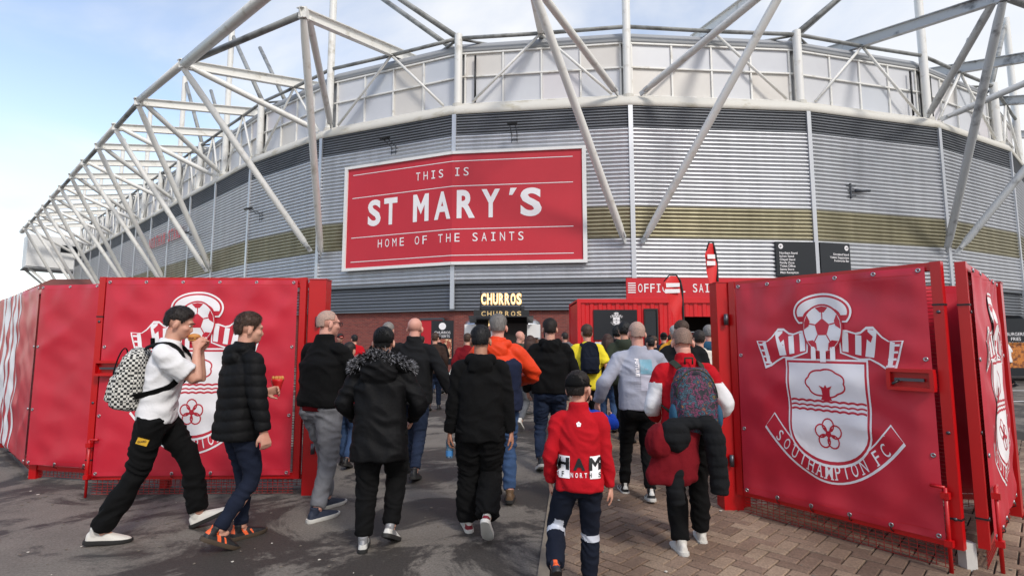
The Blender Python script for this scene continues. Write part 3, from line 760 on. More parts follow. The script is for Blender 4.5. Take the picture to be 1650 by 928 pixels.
mat('wire', (150, 40, 36), 0.5, 0.2)
def banner(parent, A, B, z0, z1, side, seed, amp=.022, cr=None, tex=None, stripes=(), name='banner', eyelets=True, off_=.045):
    """wrinkled vinyl sheet hung between plan points A and B; side=+1 shows to the right of A->B"""
    A = Vector(A); B = Vector(B); e = (B-A); Lh = e.length; e.normalize(); n = Vector((e.y, -e.x))*side; H = z1-z0
    def wr(u, v):
        ed = min(1, u/.10, (Lh-u)/.10, (v+.02)/.06, (H-v+.02)/.06); ed = max(ed, 0.05)
        a = 1-abs(mnoise.noise((u*1.3+v*.9+seed*7.1, v*1.9-u*1.2, seed)))*2.2
        b = mnoise.noise((u*3.2, v*5.5+u*2.2, seed+9))
        c = mnoise.noise((u*9, v*11, seed+4))
        d = math.exp(-((H-v)/.35)**2)*math.cos(2*math.pi*u/(Lh/5.0))*.5 + math.exp(-(v/.22)**2)*math.cos(2*math.pi*u/(Lh/4.0))*.4
        return ed*amp*(max(a, -.3)*1.0 + b*.75 + c*.10 + d)
    def f(u, v, h=0.0):
        uu = u if side > 0 else Lh-u
        p = A + e*uu + n*(off_ + wr(u, v) + h); return Vector((p.x, p.y, z0+v))
    st = .04; nu = max(2, round(Lh/st)); nv = max(2, round(H/st))
    us = [Lh*k/nu for k in range(nu+1)]; vs = [H*k/nv for k in range(nv+1)]
    mb = MB(); v = [f(u, q) for q in vs for u in us]
    mb.add(v, [(j*(nu+1)+i, j*(nu+1)+i+1, (j+1)*(nu+1)+i+1, (j+1)*(nu+1)+i) for j in range(nv) for i in range(nu)])
    bo = mb.build(name, 'vinyl_red', parent, True)
    bu, bv = us[1:-1], vs[1:-1]
    if cr is not None:
        cx, cy, sc, sx = cr; p = P2()
        for vv_, ff, l, mi in CREST.items: p.raw([(cx+a*sc*sx, cy+b*sc) for a, b in vv_], ff, l, mi)
        p.lay(f, bu, bv, .0014).build('crest_print', ['print_white', 'vinyl_red'], bo, True)
    if stripes:
        p = P2()
        for u0, u1 in stripes: p.poly([(u0, .0), (u1, .0), (u1, H), (u0, H)], 1)
        p.lay(f, bu, bv, .003).build('stripe_print', ['print_white'], bo, True)
    # welded hem and eyelets
    for q in ((.03, .05, Lh-.03, .054), (.03, H-.054, Lh-.03, H-.05)): P2().poly([(q[0], q[1]), (q[2], q[1]), (q[2], q[3]), (q[0], q[3])]).lay(f, bu, bv, .0012).build('hem_seam', ['sign_red'], bo)
    if eyelets:
        ue = [.035 + (Lh-.07)*k/5 for k in range(6)]
        pts = [(u, H-.025) for u in ue] + [(u, .025) for u in ue] + [(Lh-.03, H*t) for t in (.3, .65)] + [(.03, H*t) for t in (.3, .65)]
        for u, q in pts:
            c = f(u, q, .004); m_ = MB(); x = P3(e, 0)*(1 if side > 0 else -1); nn = P3(n, 0)
            rg = lambda r, h: [c + x*r*math.cos(2*math.pi*k/12) + Vector((0, 0, r*math.sin(2*math.pi*k/12))) + nn*h for k in range(12)]
            m_.loft([rg(.016, -.004), rg(.016, .002), rg(.013, .004), rg(.007, .003), rg(.006, -.004)], False); m_.build('eyelet', 'eyelet', bo, True)
            if q < .06 and 0.1 < u < Lh-.1:
                MB().tube([c + nn*.005, c + nn*.008 - Vector((0, 0, .03)), c - nn*.03 - Vector((0, 0, .05))], .004, 6).build('cable_tie', 'black_plastic', bo, True)
    return bo, f, Lh
def mesh_infill(parent, A, B, z0, z1):
    A = Vector(A); B = Vector(B); e = (B-A); Lh = e.length; e.normalize(); mb = MB()
    nv = int(Lh/.05); nh = int((z1-z0)/.0254)
    for k in range(1, nv):
        q = A + e*(Lh*k/nv); mb.span(P3(q, z0), P3(q, z1), .004, .004, up=(0.3, 1, 0))
    for k in range(nh+1):
        z = z0+(z1-z0)*k/nh; mb.span(P3(A, z), P3(B, z), .004, .004)
    return mb.build('mesh_infill', 'wire', parent)
def rect_bar(mb, p, z0, z1, wx, e, wn=None):
    rot = Matrix((P3(e, 0), P3(Vector((-e.y, e.x)), 0), Vector((0, 0, 1)))).transposed(); mb.box(P3(p, (z0+z1)/2), (wx, wn or wx, z1-z0), rot)
def gate_leaf(name, label, free, hinge, z0, z1, side, cr, seed, latch=True, bolt=True, fw=.06):
    F = Vector(free); Hn = Vector(hinge); t = thing(name, label, 'gate', (F.x, F.y, 0), 'red gate leaves standing open')
    e = (Hn-F).normalized(); Lh = (Hn-F).length; n = Vector((e.y, -e.x))*side
    for q, nm in ((F, 'stile'), (Hn, 'stile')):
        mb = MB(); rect_bar(mb, q, z0, z1, fw, e); mb.build(nm, 'gate_red', t)
    for z in (z0+.03, z1-.03):
        mb = MB(); a, b = F + e*fw*.5, Hn - e*fw*.5; mb.span(P3(a, z), P3(b, z), .048, .055); mb.build('rail', 'gate_red', t)
    mesh_infill(t, F + e*.03, Hn - e*.03, .02, z1-.06)
    a, b = (F + e*.055, Hn - e*.05)
    bo, f, L_ = banner(t, a, b, z0+.04, z1-.03, side, seed, cr=cr)
    if latch:
        mb = MB(); rot = Matrix((P3(e, 0), P3(n, 0), Vector((0, 0, 1)))).transposed(); c = P3(F + e*.17 + n*.085, 1.24)
        for dz in (-.062, .062): mb.box(c + Vector((0, 0, dz)), (.27, .06, .024), rot)
        for dx in (-.125, .125): mb.box(c + P3(e, 0)*dx, (.024, .06, .10), rot)
        mb.box(c - P3(n, 0)*.02, (.24, .012, .11), rot)
        lb = mb.build('latch_box', 'gate_red', t)
        MB().span(c - P3(e, 0)*.08 + P3(n, 0)*.01, c + P3(e, 0)*.09 + P3(n, 0)*.01, .02, .02).build('bolt_bar', 'bolt', lb)
        MB().tube([c + P3(e, 0)*.06, c + P3(e, 0)*.09 + P3(n, 0)*.06 - Vector((0, 0, .03))], .009, 8).build('bolt_handle', 'black_plastic', lb, True)
    if bolt:
        q = F + n*.075 + e*.03
        MB().tube([P3(q, .01), P3(q, .55)], .012, 8).build('drop_bolt', 'gate_red', t, True)
        for z in (.2, .5):
            g = MB(); rect_bar(g, q, z-.02, z+.02, .045, e); g.build('bolt_guide', 'gate_red', t)
        MB().tube([P3(q, .55), P3(q + e*.08, .55)], .010, 8).build('bolt_grip', 'gate_red', t, True)
    for z in (.35, .9, 1.7):
        q = F + n*.032; MB().tube([P3(q + e*.0, z), P3(q + n*.006, z)], .012, 8).build('screw', 'bolt', t, True)
    for z in (.35, 1.75):
        q = F - e*.004; g = MB(); rect_bar(g, F, z-.006, z+.006, fw+.008, e); g.build('strap', 'black_plastic', t)
    return t
def post(label, p, z1, w_, e, hinges=(.45, 1.7), hs=None):
    t = thing('gate_post', label, 'post', (p[0], p[1], 0), 'red square gate posts'); e = Vector(e).normalized()
    mb = MB(); rect_bar(mb, Vector(p), 0, z1, w_, e); mb.build('shaft', 'gate_red', t)
    mb = MB(); rect_bar(mb, Vector(p), z1, z1+.008, w_+.012, e); mb.build('cap', 'gate_red', t)
    if hs is not None:
        for z in hinges:
            q = Vector(p) + Vector(hs)
            h = MB().tube([P3(q, z-.05), P3(q, z+.05)], .02, 10).build('hinge', 'bolt', t, True)
            MB().span(P3(Vector(p), z), P3(q, z), .03, .03).build('hinge_pin', 'bolt', h)
    return t
# left gate, folded back; crest faces the camera
Lf, Lh_ = (-4.14, 5.33), (-2.13, 5.38)
gate_leaf('gate_leaf', 'open red gate leaf with crest banner behind the boy in the white shirt', Lf, Lh_, .16, 2.15, 1, (.93, .20, 1.60, .88), 1.0)
post('red square post hinging the left gate leaf beside the bald man in grey jeans', (-1.985, 5.44), 2.13, .17, (1, 0.03), hs=(.02, -.11))
# fence with plain banner left of it
def fence(label, pts, z1, stripes, seed, grp=None):
    t = thing('banner_fence', label, 'fence', (pts[0][0], pts[0][1], 0))
    for k, p in enumerate(pts):
        mb = MB(); q = Vector(p); e = Vector((1, 0)); rect_bar(mb, q, 0, z1, .08, e); mb.build('post', 'gate_red', t)
    for k in range(len(pts)-1):
        mesh_infill(t, pts[k], pts[k+1], .03, z1-.03)
        for z in (.12, z1-.03): MB().span(P3(Vector(pts[k]), z), P3(Vector(pts[k+1]), z), .04, .05).build('rail', 'gate_red', t)
    return t
fl_pts = [(-5.33, 5.98), (-3.60, 5.66), (-2.12, 5.62)]
ft = fence('red banner fence bending back to the left with white vertical stripes', [(-2.12, 5.62), (-3.60, 5.66), (-5.28, 6.02), (-7.3, 7.75), (-9.4, 9.5), (-12.6, 12.2)], 2.13, (), 2)
banner(ft, (-5.30, 5.97), (-3.40, 5.585), .17, 2.13, 1, 3.3, amp=.018)
banner(ft, (-9.35, 9.42), (-5.33, 5.99), .17, 2.13, 1, 4.7, amp=.020, stripes=((2.45, 2.60), (2.82, 3.22), (3.38, 3.52), (3.66, 3.98), (4.14, 4.22)))
banner(ft, (-12.5, 12.1), (-9.4, 9.46), .17, 2.13, 1, 5.9, amp=.02)
# right gate: leaf swung towards the camera, second leaf behind it
gate_leaf('gate_leaf', 'open red gate leaf with crest banner at right, swung towards the camera', (2.915, 3.59), (2.03, 4.82), .16, 2.045, -1, (.73, .22, 1.46, .80), 6.2)
post('red square post hinging the right gate leaf beside the brick paving', (1.97, 4.93), 2.04, .17, (1, 0.0), hs=(-.02, -.12))
gate_leaf('gate_leaf', 'rightmost red gate leaf, steeply foreshortened, its glossy banner catching the sky', (3.09, 3.60), (4.25, 4.67), .16, 2.045, 1, (.78, .22, 1.46, .82), 8.4, latch=False)
post('red square post at the far right edge hinging the foreshortened leaf', (4.34, 4.76), 2.02, .15, (1, .9), hs=(-.08, -.04))
ft2 = fence('short red fence bay between the two right hand gate leaves', [(2.12, 4.98), (3.2, 4.95), (4.25, 4.9)], 2.02, (), 5)
banner(ft2, (2.14, 4.94), (4.22, 4.86), .17, 2.0, 1, 9.9, amp=.015)
# white marker block by the right leaf's drop bolt
o = MB().box((3.02, 3.66, .09), (.07, .07, .18)).build('marker_post', 'pale_stone'); tag(o, 'small pale square stub post beside the right gate drop bolt', 'post')
# ================================================================ background stalls
mat('wood_slat', (96, 62, 44), 0.6, 0, var=0.3, scale=4)
mat('chrome', (190, 192, 196), 0.18, 0.9, var=0.05)
mat('gloss_black', (18, 18, 20), 0.12, 0)
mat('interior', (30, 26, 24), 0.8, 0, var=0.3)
mat('bulb', (255, 214, 150), 0.4, 0, emit=1.1)
mat('letter_and_reflection', (225, 190, 130), 0.5, 0)  # gold of the sign letter backing and of its painted reflection
mat('flag_red', (214, 34, 36), 0.55, 0, var=0.06)
mat('food_print', (150, 70, 50), 0.5, 0, c2=(226, 190, 150), thr=(0.48, 0.56), scale=9)
mat('food_print2', (196, 120, 50), 0.5, 0, c2=(110, 60, 36), thr=(0.45, 0.6), scale=9)
mat('roof_tile', (116, 66, 56), 0.8)
mat('house_brick', (136, 72, 62), 0.85, var=0.2, scale=5)

def crest_small(parent, f, cx, cy, sc, step=.004):
    p = P2()
    for v, ff, l, mi in CREST.items: p.raw([(cx+a*sc, cy+b*sc) for a, b in v], ff, l, mi)
    return p.lay(f, step=step*.2).build('crest_print', ['print_white', 'black_panel'], parent)

# churro trailer
TY = 21.0
t = thing('food_trailer', 'shiny churro trailer with dark hatch and bulb lettering on its roof', 'trailer', (-.35, TY, 0))
X0, X1, Zb, Zt = -1.95, 1.2, .35, 2.42
def prof(y0, y1, zb, zt, r, n=6):
    pts = [(y0, zb), (y1, zb)]
    for cx, cz, a0 in ((y1-r, zt-r, 0), (y0+r, zt-r, 90)):
        for k in range(n+1): a = R(a0+90*k/n); pts.append((cx+r*math.cos(a), cz+r*math.sin(a)))
    return pts
rings = []
for x, g in ((X0, .35), (X0+.08, .12), (X0+.3, 0), (X1-.3, 0), (X1-.08, .12), (X1, .35)):
    rings.append([Vector((x, y, z)) for y, z in prof(TY+g, TY+2.1-g, Zb, Zt-g, .4)])
bo = MB().loft(rings).build('body', 'chrome', t); smooth_by_angle(bo, 50)
MB().box((-.42, TY-.012, 1.72), (2.12, .05, 1.05)).build('serving_hatch', 'interior', t)
for x, wd in ((X0+.30, .46), (X1-.34, .52)):
    o = MB().box((x, TY-.02, 1.92), (wd, .05, .52)).build('end_panel', 'white_paint', t)
    for k in range(6): MB().box((x-wd/2+wd*(k+.5)/6, TY-.03, 1.1), (wd/6-.015, .05, 1.0)).build('slat', 'wood_slat', t)
MB().box((-.42, TY-.25, 1.17), (2.2, .5, .05)).build('counter', 'chrome', t)
for k in range(7): MB().box((-1.35+.31*k, TY-.03, .8), (.29, .05, .66)).build('slat', 'wood_slat', t)
MB().box((-.42, TY-.40, 2.36), (2.5, .7, .05), Matrix.Rotation(R(-18), 3, 'X')).build('awning', 'gloss_black', t)
MB().box((-1.1, TY-.05, 1.8), (.72, .03, .42)).build('menu_screen', 'panel1', t)
for x in (-.9, -.4): MB().tube([(x, TY-.05, 2.28), (x, TY-.05, 2.15), (x, TY-.05, 2.12)], [.02, .03, .05], 8).build('pendant_lamp', 'bulb', t, True)
for x in (-1.2, .7):
    w_ = MB().tube([(x, TY+.05, .33), (x, TY+.25, .33)], .33, 20).build('wheel', 'black_plastic', t)
fb = MB().box((-.42, TY-.06, 2.60), (2.2, .08, .30)).build('reflection_board', 'gloss_black', t)  # board added to carry the painted reflection of the bulb sign
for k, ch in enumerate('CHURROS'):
    q = P2().fit(ch, -1.13+k*.235, 2.50, .17, .20, bold=.02).lay(lambda u, v, h=0: Vector((u, TY-.10-h, v)), step=.008); MB().add(q.v, q.f).build('letter', 'letter_and_reflection', fb)  # reflection of the roof sign, painted as a row of gold letters
fr = MB()
for x in (-1.25, .35): fr.span((x, TY+.1, 2.4), (x, TY+.1, 3.5), .05, .05, up=(0, 1, 0))
fr.span((-1.3, TY+.1, 2.78), (.5, TY+.1, 2.78), .05, .05); fr.span((-1.3, TY+.1, 2.88), (.5, TY+.1, 2.88), .04, .04)
sf = fr.build('sign_frame', 'black_plastic', t)
sm = lambda u, v, h=0: Vector((u, TY+.04-h, v))
for k, ch in enumerate('CHURROS'):
    cx = -1.13 + k*.235
    q = P2().fit(ch, cx, 2.97, .185, .44, bold=.03).lay(sm, step=.05); q2 = MB().add(q.v, q.f); lo = q2.build('sign_letter', 'bulb', t)
    rg = P2().fit(ch, cx, 2.945, .225, .49, bold=.05).lay(sm, step=.02); MB().add(rg.v, rg.f).build('letter_backing', 'letter_and_reflection', lo)

# red shop container
CY0 = 17.0; CX0, CX1, CZ = 2.12, 11.6, 2.86
t = thing('shop_container', 'red corrugated shop container with black crest panel and open doorway', 'container', (CX0, CY0, 0))
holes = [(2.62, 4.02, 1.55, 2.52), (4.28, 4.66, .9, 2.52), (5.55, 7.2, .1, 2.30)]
def rib(x): 
    ph = (x % .28)/.28; return .0 if ph < .38 else (.035*(ph-.38)/.12 if ph < .5 else (.035 if ph < .88 else .035*(1-(ph-.88)/.12)))
xs = sorted(set([CX0+.08, CX1-.08] + [h for hh in holes for h in hh[:2]] + [x0+f*.28 for x0 in [math.floor(CX0/.28)*.28 + .28*k for k in range(40)] for f in (0, .38, .5, .88) if CX0+.08 < x0+f*.28 < CX1-.08]))
mb = MB()
for a, b in zip(xs[:-1], xs[1:]):
    zs = [(.15, CZ-.1)]
    for h in holes:
        if a >= h[0]-1e-6 and b <= h[1]+1e-6: zs = [(.15, h[2]), (h[3], CZ-.1)]
    for z0, z1 in zs: mb.add([(a, CY0+rib(a+1e-6), z0), (b, CY0+rib(b-1e-6), z0), (b, CY0+rib(b-1e-6), z1), (a, CY0+rib(a+1e-6), z1)], [(0, 1, 2, 3)])
mb.build('front_wall', 'container_red', t)
mb = MB(); y = CY0
ys = [CY0+.08+.14*k for k in range(17)]
for k in range(16): mb.add([(CX0+(.035 if k % 2 else 0), ys[k], .15), (CX0+(0 if k % 2 else .035), ys[k+1], .15), (CX0+(0 if k % 2 else .035), ys[k+1], CZ-.1), (CX0+(.035 if k % 2 else 0), ys[k], CZ-.1)], [(3, 2, 1, 0)])
mb.build('side_wall', 'container_red', t)
for x in (CX0+.04, CX1): MB().box((x, CY0+.02, CZ/2), (.12, .12, CZ)).build('corner_post', 'container_red', t)
MB().box((CX0+.04, CY0+2.38, CZ/2), (.12, .12, CZ)).build('corner_post', 'container_red', t)
for z in (.09, CZ-.06):
    MB().span((CX0+.1, CY0+.01, z), (CX1-.06, CY0+.01, z), .10, .12).build('rail', 'container_red', t)
MB().box(((CX0+CX1)/2, CY0+1.2, CZ-.02), (CX1-CX0, 2.44, .06)).build('roof', 'container_red', t)
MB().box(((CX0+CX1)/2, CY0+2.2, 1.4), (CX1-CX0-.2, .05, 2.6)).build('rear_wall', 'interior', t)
bp_ = MB().box((3.32, CY0+.0, 2.035), (1.40, .10, .97)).build('crest_panel', 'black_panel', t)
crest_small(bp_, lambda u, v, h=0: Vector((u, CY0-.06-h, v)), 3.35, 2.0, .44)
MB().box((2.9, CY0-.03, 1.28), (.5, .04, .42)).build('notice_board', 'panel0', t)
wf = MB().box((4.47, CY0+.02, 1.71), (.38, .05, 1.62)).build('window', 'glass_dark', t)
fr = MB()
for x in (4.27, 4.67): fr.box((x, CY0-.01, 1.71), (.05, .08, 1.66))
for z in (.9, 2.53): fr.box((4.47, CY0-.01, z), (.44, .078, .05))
fr.build('window_frame', 'black_plastic', wf)
rr = random.Random(11)
for k in range(22):
    mb = MB(); x = 5.6+.16*(k % 11); z = .8+.75*(k//11)
    mb.box((x, CY0+1.9, z), (.13, .25, .5)); mb.build('hanging_shirt', ['sign_red', 'white_paint', 'black_plastic', 'food_print2'][rr.randrange(4)], t)
MB().span((5.6, CY0+1.9, 1.84), (7.2, CY0+1.9, 1.84), .03, .03).build('clothes_rail', 'chrome', t)
# sign on the container roof
t = thing('shop_sign', 'long red signboard with white lettering on top of the red container', 'sign', (3.72, CY0, CZ))
sb = MB().box((7.75, CY0+.1, 3.22), (8.06, .08, .68)).build('board', 'sign_red', t)
fs = lambda u, v, h=0: Vector((u, CY0+.055-h, v))
pr = P2()
for k in range(5): pr.poly([(3.77, 3.07+k*.075), (4.02, 3.07+k*.075), (4.02, 3.105+k*.075), (3.77, 3.105+k*.075)])
mono(pr, 'OFFICIAL SAINTS STORE', 4.07, 8.22, 3.09, .28, .72, .004)
pr.lay(fs, step=.006).build('lettering', 'print_white', sb)
for x in (4.4, 7.6, 10.8): MB().span((x, CY0+.3, CZ), (x, CY0+.18, 3.4), .05, .05, up=(1, 0, 0)).build('prop', 'dark_steel', t)

# feather flags
def feather(label, x, y, h, wd, ang, drop):
    t = thing('feather_flag', label, 'flag', (x, y, 0), 'red feather flags by the shop')
    ca, sa = math.cos(ang), math.sin(ang)
    P = lambda u, z, d=0: Vector((x+u*ca-d*sa, y+u*sa+d*ca, z))
    pole = [P(0, 0), P(0, h*.5), P(-.01, h*.86), P(-.06, h*.94), P(-wd*.30, h*.985), P(-wd*.62, h*.985), P(-wd*.9, h*.93)]
    MB().tube(pole, [.030, .030, .028, .026, .022, .018, .014], 8).build('pole', 'black_plastic', t, True)
    MB().box(P(0, .03), (.45, .45, .06)).build('base', 'black_plastic', t)
    z0, n, mm = drop, 26, 8; fl = MB(); v = []
    def edge(k):
        q = k/n
        if q < .55: return -.02, z0 + (h*.86-z0)*q/.55
        a = (q-.55)/.45; pts = [(-.02, h*.86), (-.07, h*.935), (-wd*.30, h*.975), (-wd*.62, h*.975), (-wd*.88, h*.92)]
        j = min(int(a*4), 3); r_ = a*4-j; return pts[j][0]+(pts[j+1][0]-pts[j][0])*r_, pts[j][1]+(pts[j+1][1]-pts[j][1])*r_
    free = lambda q: (-.03-wd*.97*min(1, (q)**1.05), z0 + (h*.92-z0)*q)
    for k in range(n+1):
        a = edge(k); b = free(k/n)
        if k == n: b = (-wd*.9, h*.925)
        for j in range(mm+1):
            q = j/mm; u = a[0]*(1-q)+b[0]*q; z = a[1]*(1-q)+b[1]*q
            v.append(P(u, z, .03*math.sin(q*4+z*3)*q + .02*math.sin(z*9+q*5)))
    fl.add(v, [(k*(mm+1)+j, k*(mm+1)+j+1, (k+1)*(mm+1)+j+1, (k+1)*(mm+1)+j) for k in range(n) for j in range(mm)])
    so = fl.build('sail', 'flag_red', t, True)
    pr = MB(); zc = h*.84
    for dz, w0 in ((0, .72), (.16, .66)):
        pr.add([P(-.10, zc+dz, -.045), P(-wd*w0-.1, zc+dz-.02, -.045), P(-wd*w0-.1, zc+dz+.09, -.045), P(-.10, zc+dz+.10, -.045)], [(0, 1, 2, 3)])
    pr.build('print_band', 'print_white', so)
feather('short red feather flag in front of the shop sign lettering', 4.55, 14.0, 3.32, .58, .15, 1.35)
feather('tall narrow red feather flag close to the right gate post', 4.95, 12.6, 3.95, .36, .4, 1.4)

# food poster board and A-frame by the brick wall
def board(name, label, x, y, z0, z1, wd, head, pic, text, legs=True, rz=0):
    t = thing(name, label, 'sign', (x, y, 0)); 
    b = MB().box((x, y, (z0+z1)/2), (wd, .06, z1-z0)).build('panel', 'black_panel', t)
    H = z1-z0; fm = lambda u, v, h=0: Vector((x+u, y-.032-h, z0+v))
    p = P2(); p.poly([(-wd*.42, H*.14), (wd*.42, H*.14), (wd*.42, H*.58), (-wd*.42, H*.58)], 1, 0); p.lay(fm, step=.003).build('picture', pic, b)
    p = P2()
    if head: p.ellipse(0, H*.87, wd*.16, wd*.16)
    for k, l in enumerate(text): p.text(l, 0, H*(.70-.085*k), H*.055, align='C')
    p.lay(fm, step=.003).build('lettering', 'print_white', b)
    if legs:
        for sx in (-1, 1): MB().span((x+sx*wd*.45, y+.06, 0), (x+sx*wd*.45, y+.06, z1), .05, .05, up=(0, 1, 0)).build('leg', 'dark_steel', t)
board('poster_board', 'tall dark food poster with round white emblem by the brick wall', -3.05, 23.2, .5, 2.42, .98, True, 'food_print', ['CHURROS', 'DESSERTS'])
def aframe(x, y):
    t = thing('a_frame_sign', 'white A-frame pavement sign with open legs left of the churro trailer', 'sign', (x, y, 0))
    for s in (-1, 1):
        for q in (-.22, .22): MB().span((x+s*.38, y+q, 0), (x+s*.03, y+q, 1.05), .035, .035, up=(0, 1, 0)).build('leg', 'white_paint', t)
        MB().span((x+s*.30, y-.22, .25), (x+s*.30, y+.22, .25), .03, .03).build('stretcher', 'white_paint', t)
    b = MB(); b.add([(x+.31, y-.2, .30), (x+.31, y+.2, .30), (x+.06, y+.2, 1.0), (x+.06, y-.2, 1.0), (x+.33, y-.2, .31), (x+.33, y+.2, .31), (x+.08, y+.2, 1.01), (x+.08, y-.2, 1.01)], [(0, 1, 2, 3), (7, 6, 5, 4), (0, 4, 5, 1), (2, 6, 7, 3), (0, 3, 7, 4), (1, 5, 6, 2)])
    b.build('panel', 'white_paint', t); MB().span((x-.04, y, 1.06), (x+.04, y, 1.06), .46, .04).build('hinge_bar', 'white_paint', t)
    MB().add([(x-.30, y-.225, .30), (x+.30, y-.225, .30), (x+.30, y-.225, .34), (x-.30, y-.225, .34)], [(0, 1, 2, 3)]).build('tie_bar', 'white_paint', t)
    MB().box((x+.17, y-.235, .66), (.16, .02, .45), Matrix.Rotation(R(-19), 3, 'Y')).build('print', 'food_print2', t)
aframe(-2.05, 20.2)
# right-hand edge, seen past the gates
board('menu_board', 'black menu board with burger picture beyond the rightmost gate', 18.6, 19.6, .25, 2.35, .9, False, 'food_print2', ['BURGERS', 'FRIES', 'DRINKS'])
t = thing('food_van', 'dark food van with red stripe half cut by the right frame edge', 'van', (21.2, 20.2, 0))
rings = [[Vector((x, y, z)) for y, z in prof(20.0+g, 22.2-g, .35, 2.5-g, .25)] for x, g in ((19.3, .2), (19.4, .0), (25, .0), (25.1, .2))]
smooth_by_angle(MB().loft(rings).build('body', 'black_panel', t), 50)
MB().box((22.2, 19.99, 1.35), (5.4, .04, .35)).build('stripe', 'sign_red', t); MB().box((22.2, 19.99, 1.95), (5.0, .03, .6)).build('hatch', 'interior', t)
pr = P2(); pr.text('BURGERS', 19.6, .75, .3, bold=.02); pr.lay(lambda u, v, h=0: Vector((u, 19.99-h, v)), step=.004).build('lettering', 'print_white', t)
for x in (20.2, 24.2): MB().tube([(x, 19.98, .36), (x, 20.2, .36)], .36, 20).build('wheel', 'black_plastic', t)
t = thing('parked_van', 'white van parked against the brick wall beyond the rightmost gate', 'van', (18.6, 23.4, 0))
rings = [[Vector((x, y, z)) for y, z in prof(22.8+g, 24.6-g, .3, zt-g, .22)] for x, g, zt in ((16.6, .15, 1.3), (16.7, .0, 1.4), (17.5, .0, 1.5), (18.1, .02, 2.25), (18.4, .0, 2.35), (20.9, .0, 2.35), (21.0, .15, 2.3))]
smooth_by_angle(MB().loft(rings).build('body', 'white_paint', t), 40); MB().box((18.6, 22.79, 1.75), (.7, .03, .5)).build('window', 'glass_dark', t)
for x in (17.3, 20.2): MB().tube([(x, 22.78, .33), (x, 23, .33)], .33, 20).build('wheel', 'black_plastic', t)
# brick house beyond the left fence
t = thing('house', 'red brick house with tiled roof peeping over the far left fence', 'house', (-52, 60, 0))
MB().box((-51.5, 62.5, 3.1), (8.4, 8, 6.2)).build('wall', 'house_brick', t)
mb = MB(); mb.add([(-56.2, 58.2, 6.1), (-46.8, 58.2, 6.1), (-46.8, 66.8, 6.1), (-56.2, 66.8, 6.1), (-55.0, 62.5, 8.9), (-47.4, 62.5, 8.9)], [(0, 1, 5, 4), (1, 2, 5), (2, 3, 4, 5), (3, 0, 4), (3, 2, 1, 0)]); mb.build('roof', 'roof_tile', t)
for x in (-54, -50.5): MB().box((x, 58.47, 4.4), (1.2, .08, 1.3)).build('window', 'glass_dark', t)
# ================================================================ people
V = Vector
def remesh(mb, voxel, smooth=2, fac=.5):
    me = mb.mesh('tmp'); o = bpy.data.objects.new('tmp', me); COL.objects.link(o)
    m = o.modifiers.new('r', 'REMESH'); m.mode = 'VOXEL'; m.voxel_size = voxel; m.use_smooth_shade = True
    if smooth:
        s = o.modifiers.new('s', 'SMOOTH'); s.factor = fac; s.iterations = smooth
    dg = bpy.context.evaluated_depsgraph_get(); dg.update()
    r = bpy.data.meshes.new_from_object(o.evaluated_get(dg))
    bpy.data.objects.remove(o); bpy.data.meshes.remove(me)
    r.materials.clear()
    return r
def displace(me, fn):
    n = len(me.vertices); co = np.empty(n*3); me.vertices.foreach_get('co', co); no = np.empty(n*3)
    me.vertices.foreach_get('normal', no); co = co.reshape(-1, 3); no = no.reshape(-1, 3)
    d = np.array([fn(c) for c in co.tolist()]); co += no*d[:, None]
    me.vertices.foreach_set('co', co.ravel()); me.update()
def faces_by(me, fn):
    me.polygons.foreach_set('material_index', [fn(p.center) for p in me.polygons])
def ring(c, x, y, rx, ry, n=16, sq=2.3):
    out_ = []
    for k in range(n):
        a = 2*math.pi*k/n; ca, sa = math.cos(a), math.sin(a)
        out_.append(c + x*(rx*math.copysign(abs(ca)**(2/sq), ca)) + y*(ry*math.copysign(abs(sa)**(2/sq), sa)))
    return out_
def ik(a, b, l1, l2, pole):
    d = b-a; D = d.length
    if D > (l1+l2)*.999: b = a + d*((l1+l2)*.999/D); d = b-a; D = d.length
    u = d.normalized(); x = (l1*l1-l2*l2+D*D)/(2*D); h = math.sqrt(max(l1*l1-x*x, 0)); p = pole - u*pole.dot(u)
    p = p.normalized() if p.length > 1e-6 else u.orthogonal().normalized()
    return a + u*x + p*h, b
def lerp_path(pts, n):
    """resample a polyline smoothly (Catmull-Rom) -> n points"""
    P = [pts[0]] + list(pts) + [pts[-1]]; m = len(pts)-1; o = []
    for k in range(n):
        t = m*k/(n-1); i = min(int(t), m-1); u = t-i; a, b, c, d = P[i:i+4]
        o.append(.5*((2*b) + (c-a)*u + (2*a-5*b+4*c-d)*u*u + (3*b-a-3*c+d)*u**3))
    return o
def limb(mb, pts, rad, n=12, seg=12, flat=1.0):
    pp = lerp_path([V(p) for p in pts], seg); rr = np.interp(np.linspace(0, 1, seg), np.linspace(0, 1, len(rad)), rad)
    mb.tube(pp, [float(r) for r in rr], n)
def foldnoise(seed, amp, fz=11, fx=5):
    def f(c):
        x, y, z = c
        wq = mnoise.noise((x*4, y*4+seed, z*3))*.16
        a = 1-2.4*abs(mnoise.noise((x*fx+seed, y*fx+z*2.0, (z+wq)*fz+x*4.0)))
        b = mnoise.noise((x*fx*2.5+z*6, y*fx*2.5+seed, (z+wq)*fz*1.8))
        return amp*1.35*(max(a, -.6)*.8+b*.45)
    return f
SKIN = {}
def skin(name, rgb, rgb2): mat(name, rgb, .5, 0, c2=rgb2, thr=(.3, .75), scale=12, spec=.35)
skin('skin_fair', (206, 158, 136), (190, 132, 112)); skin('skin_pink', (212, 160, 142), (196, 138, 122)); skin('skin_tan', (176, 128, 104), (160, 110, 90))
def cloth(name, rgb, var=.16, rough=.9, bump=.32, bs=42, **k): return mat(name, rgb, rough, 0, var=var, scale=9, bump=bump, bscale=bs, spec=.2, **k)
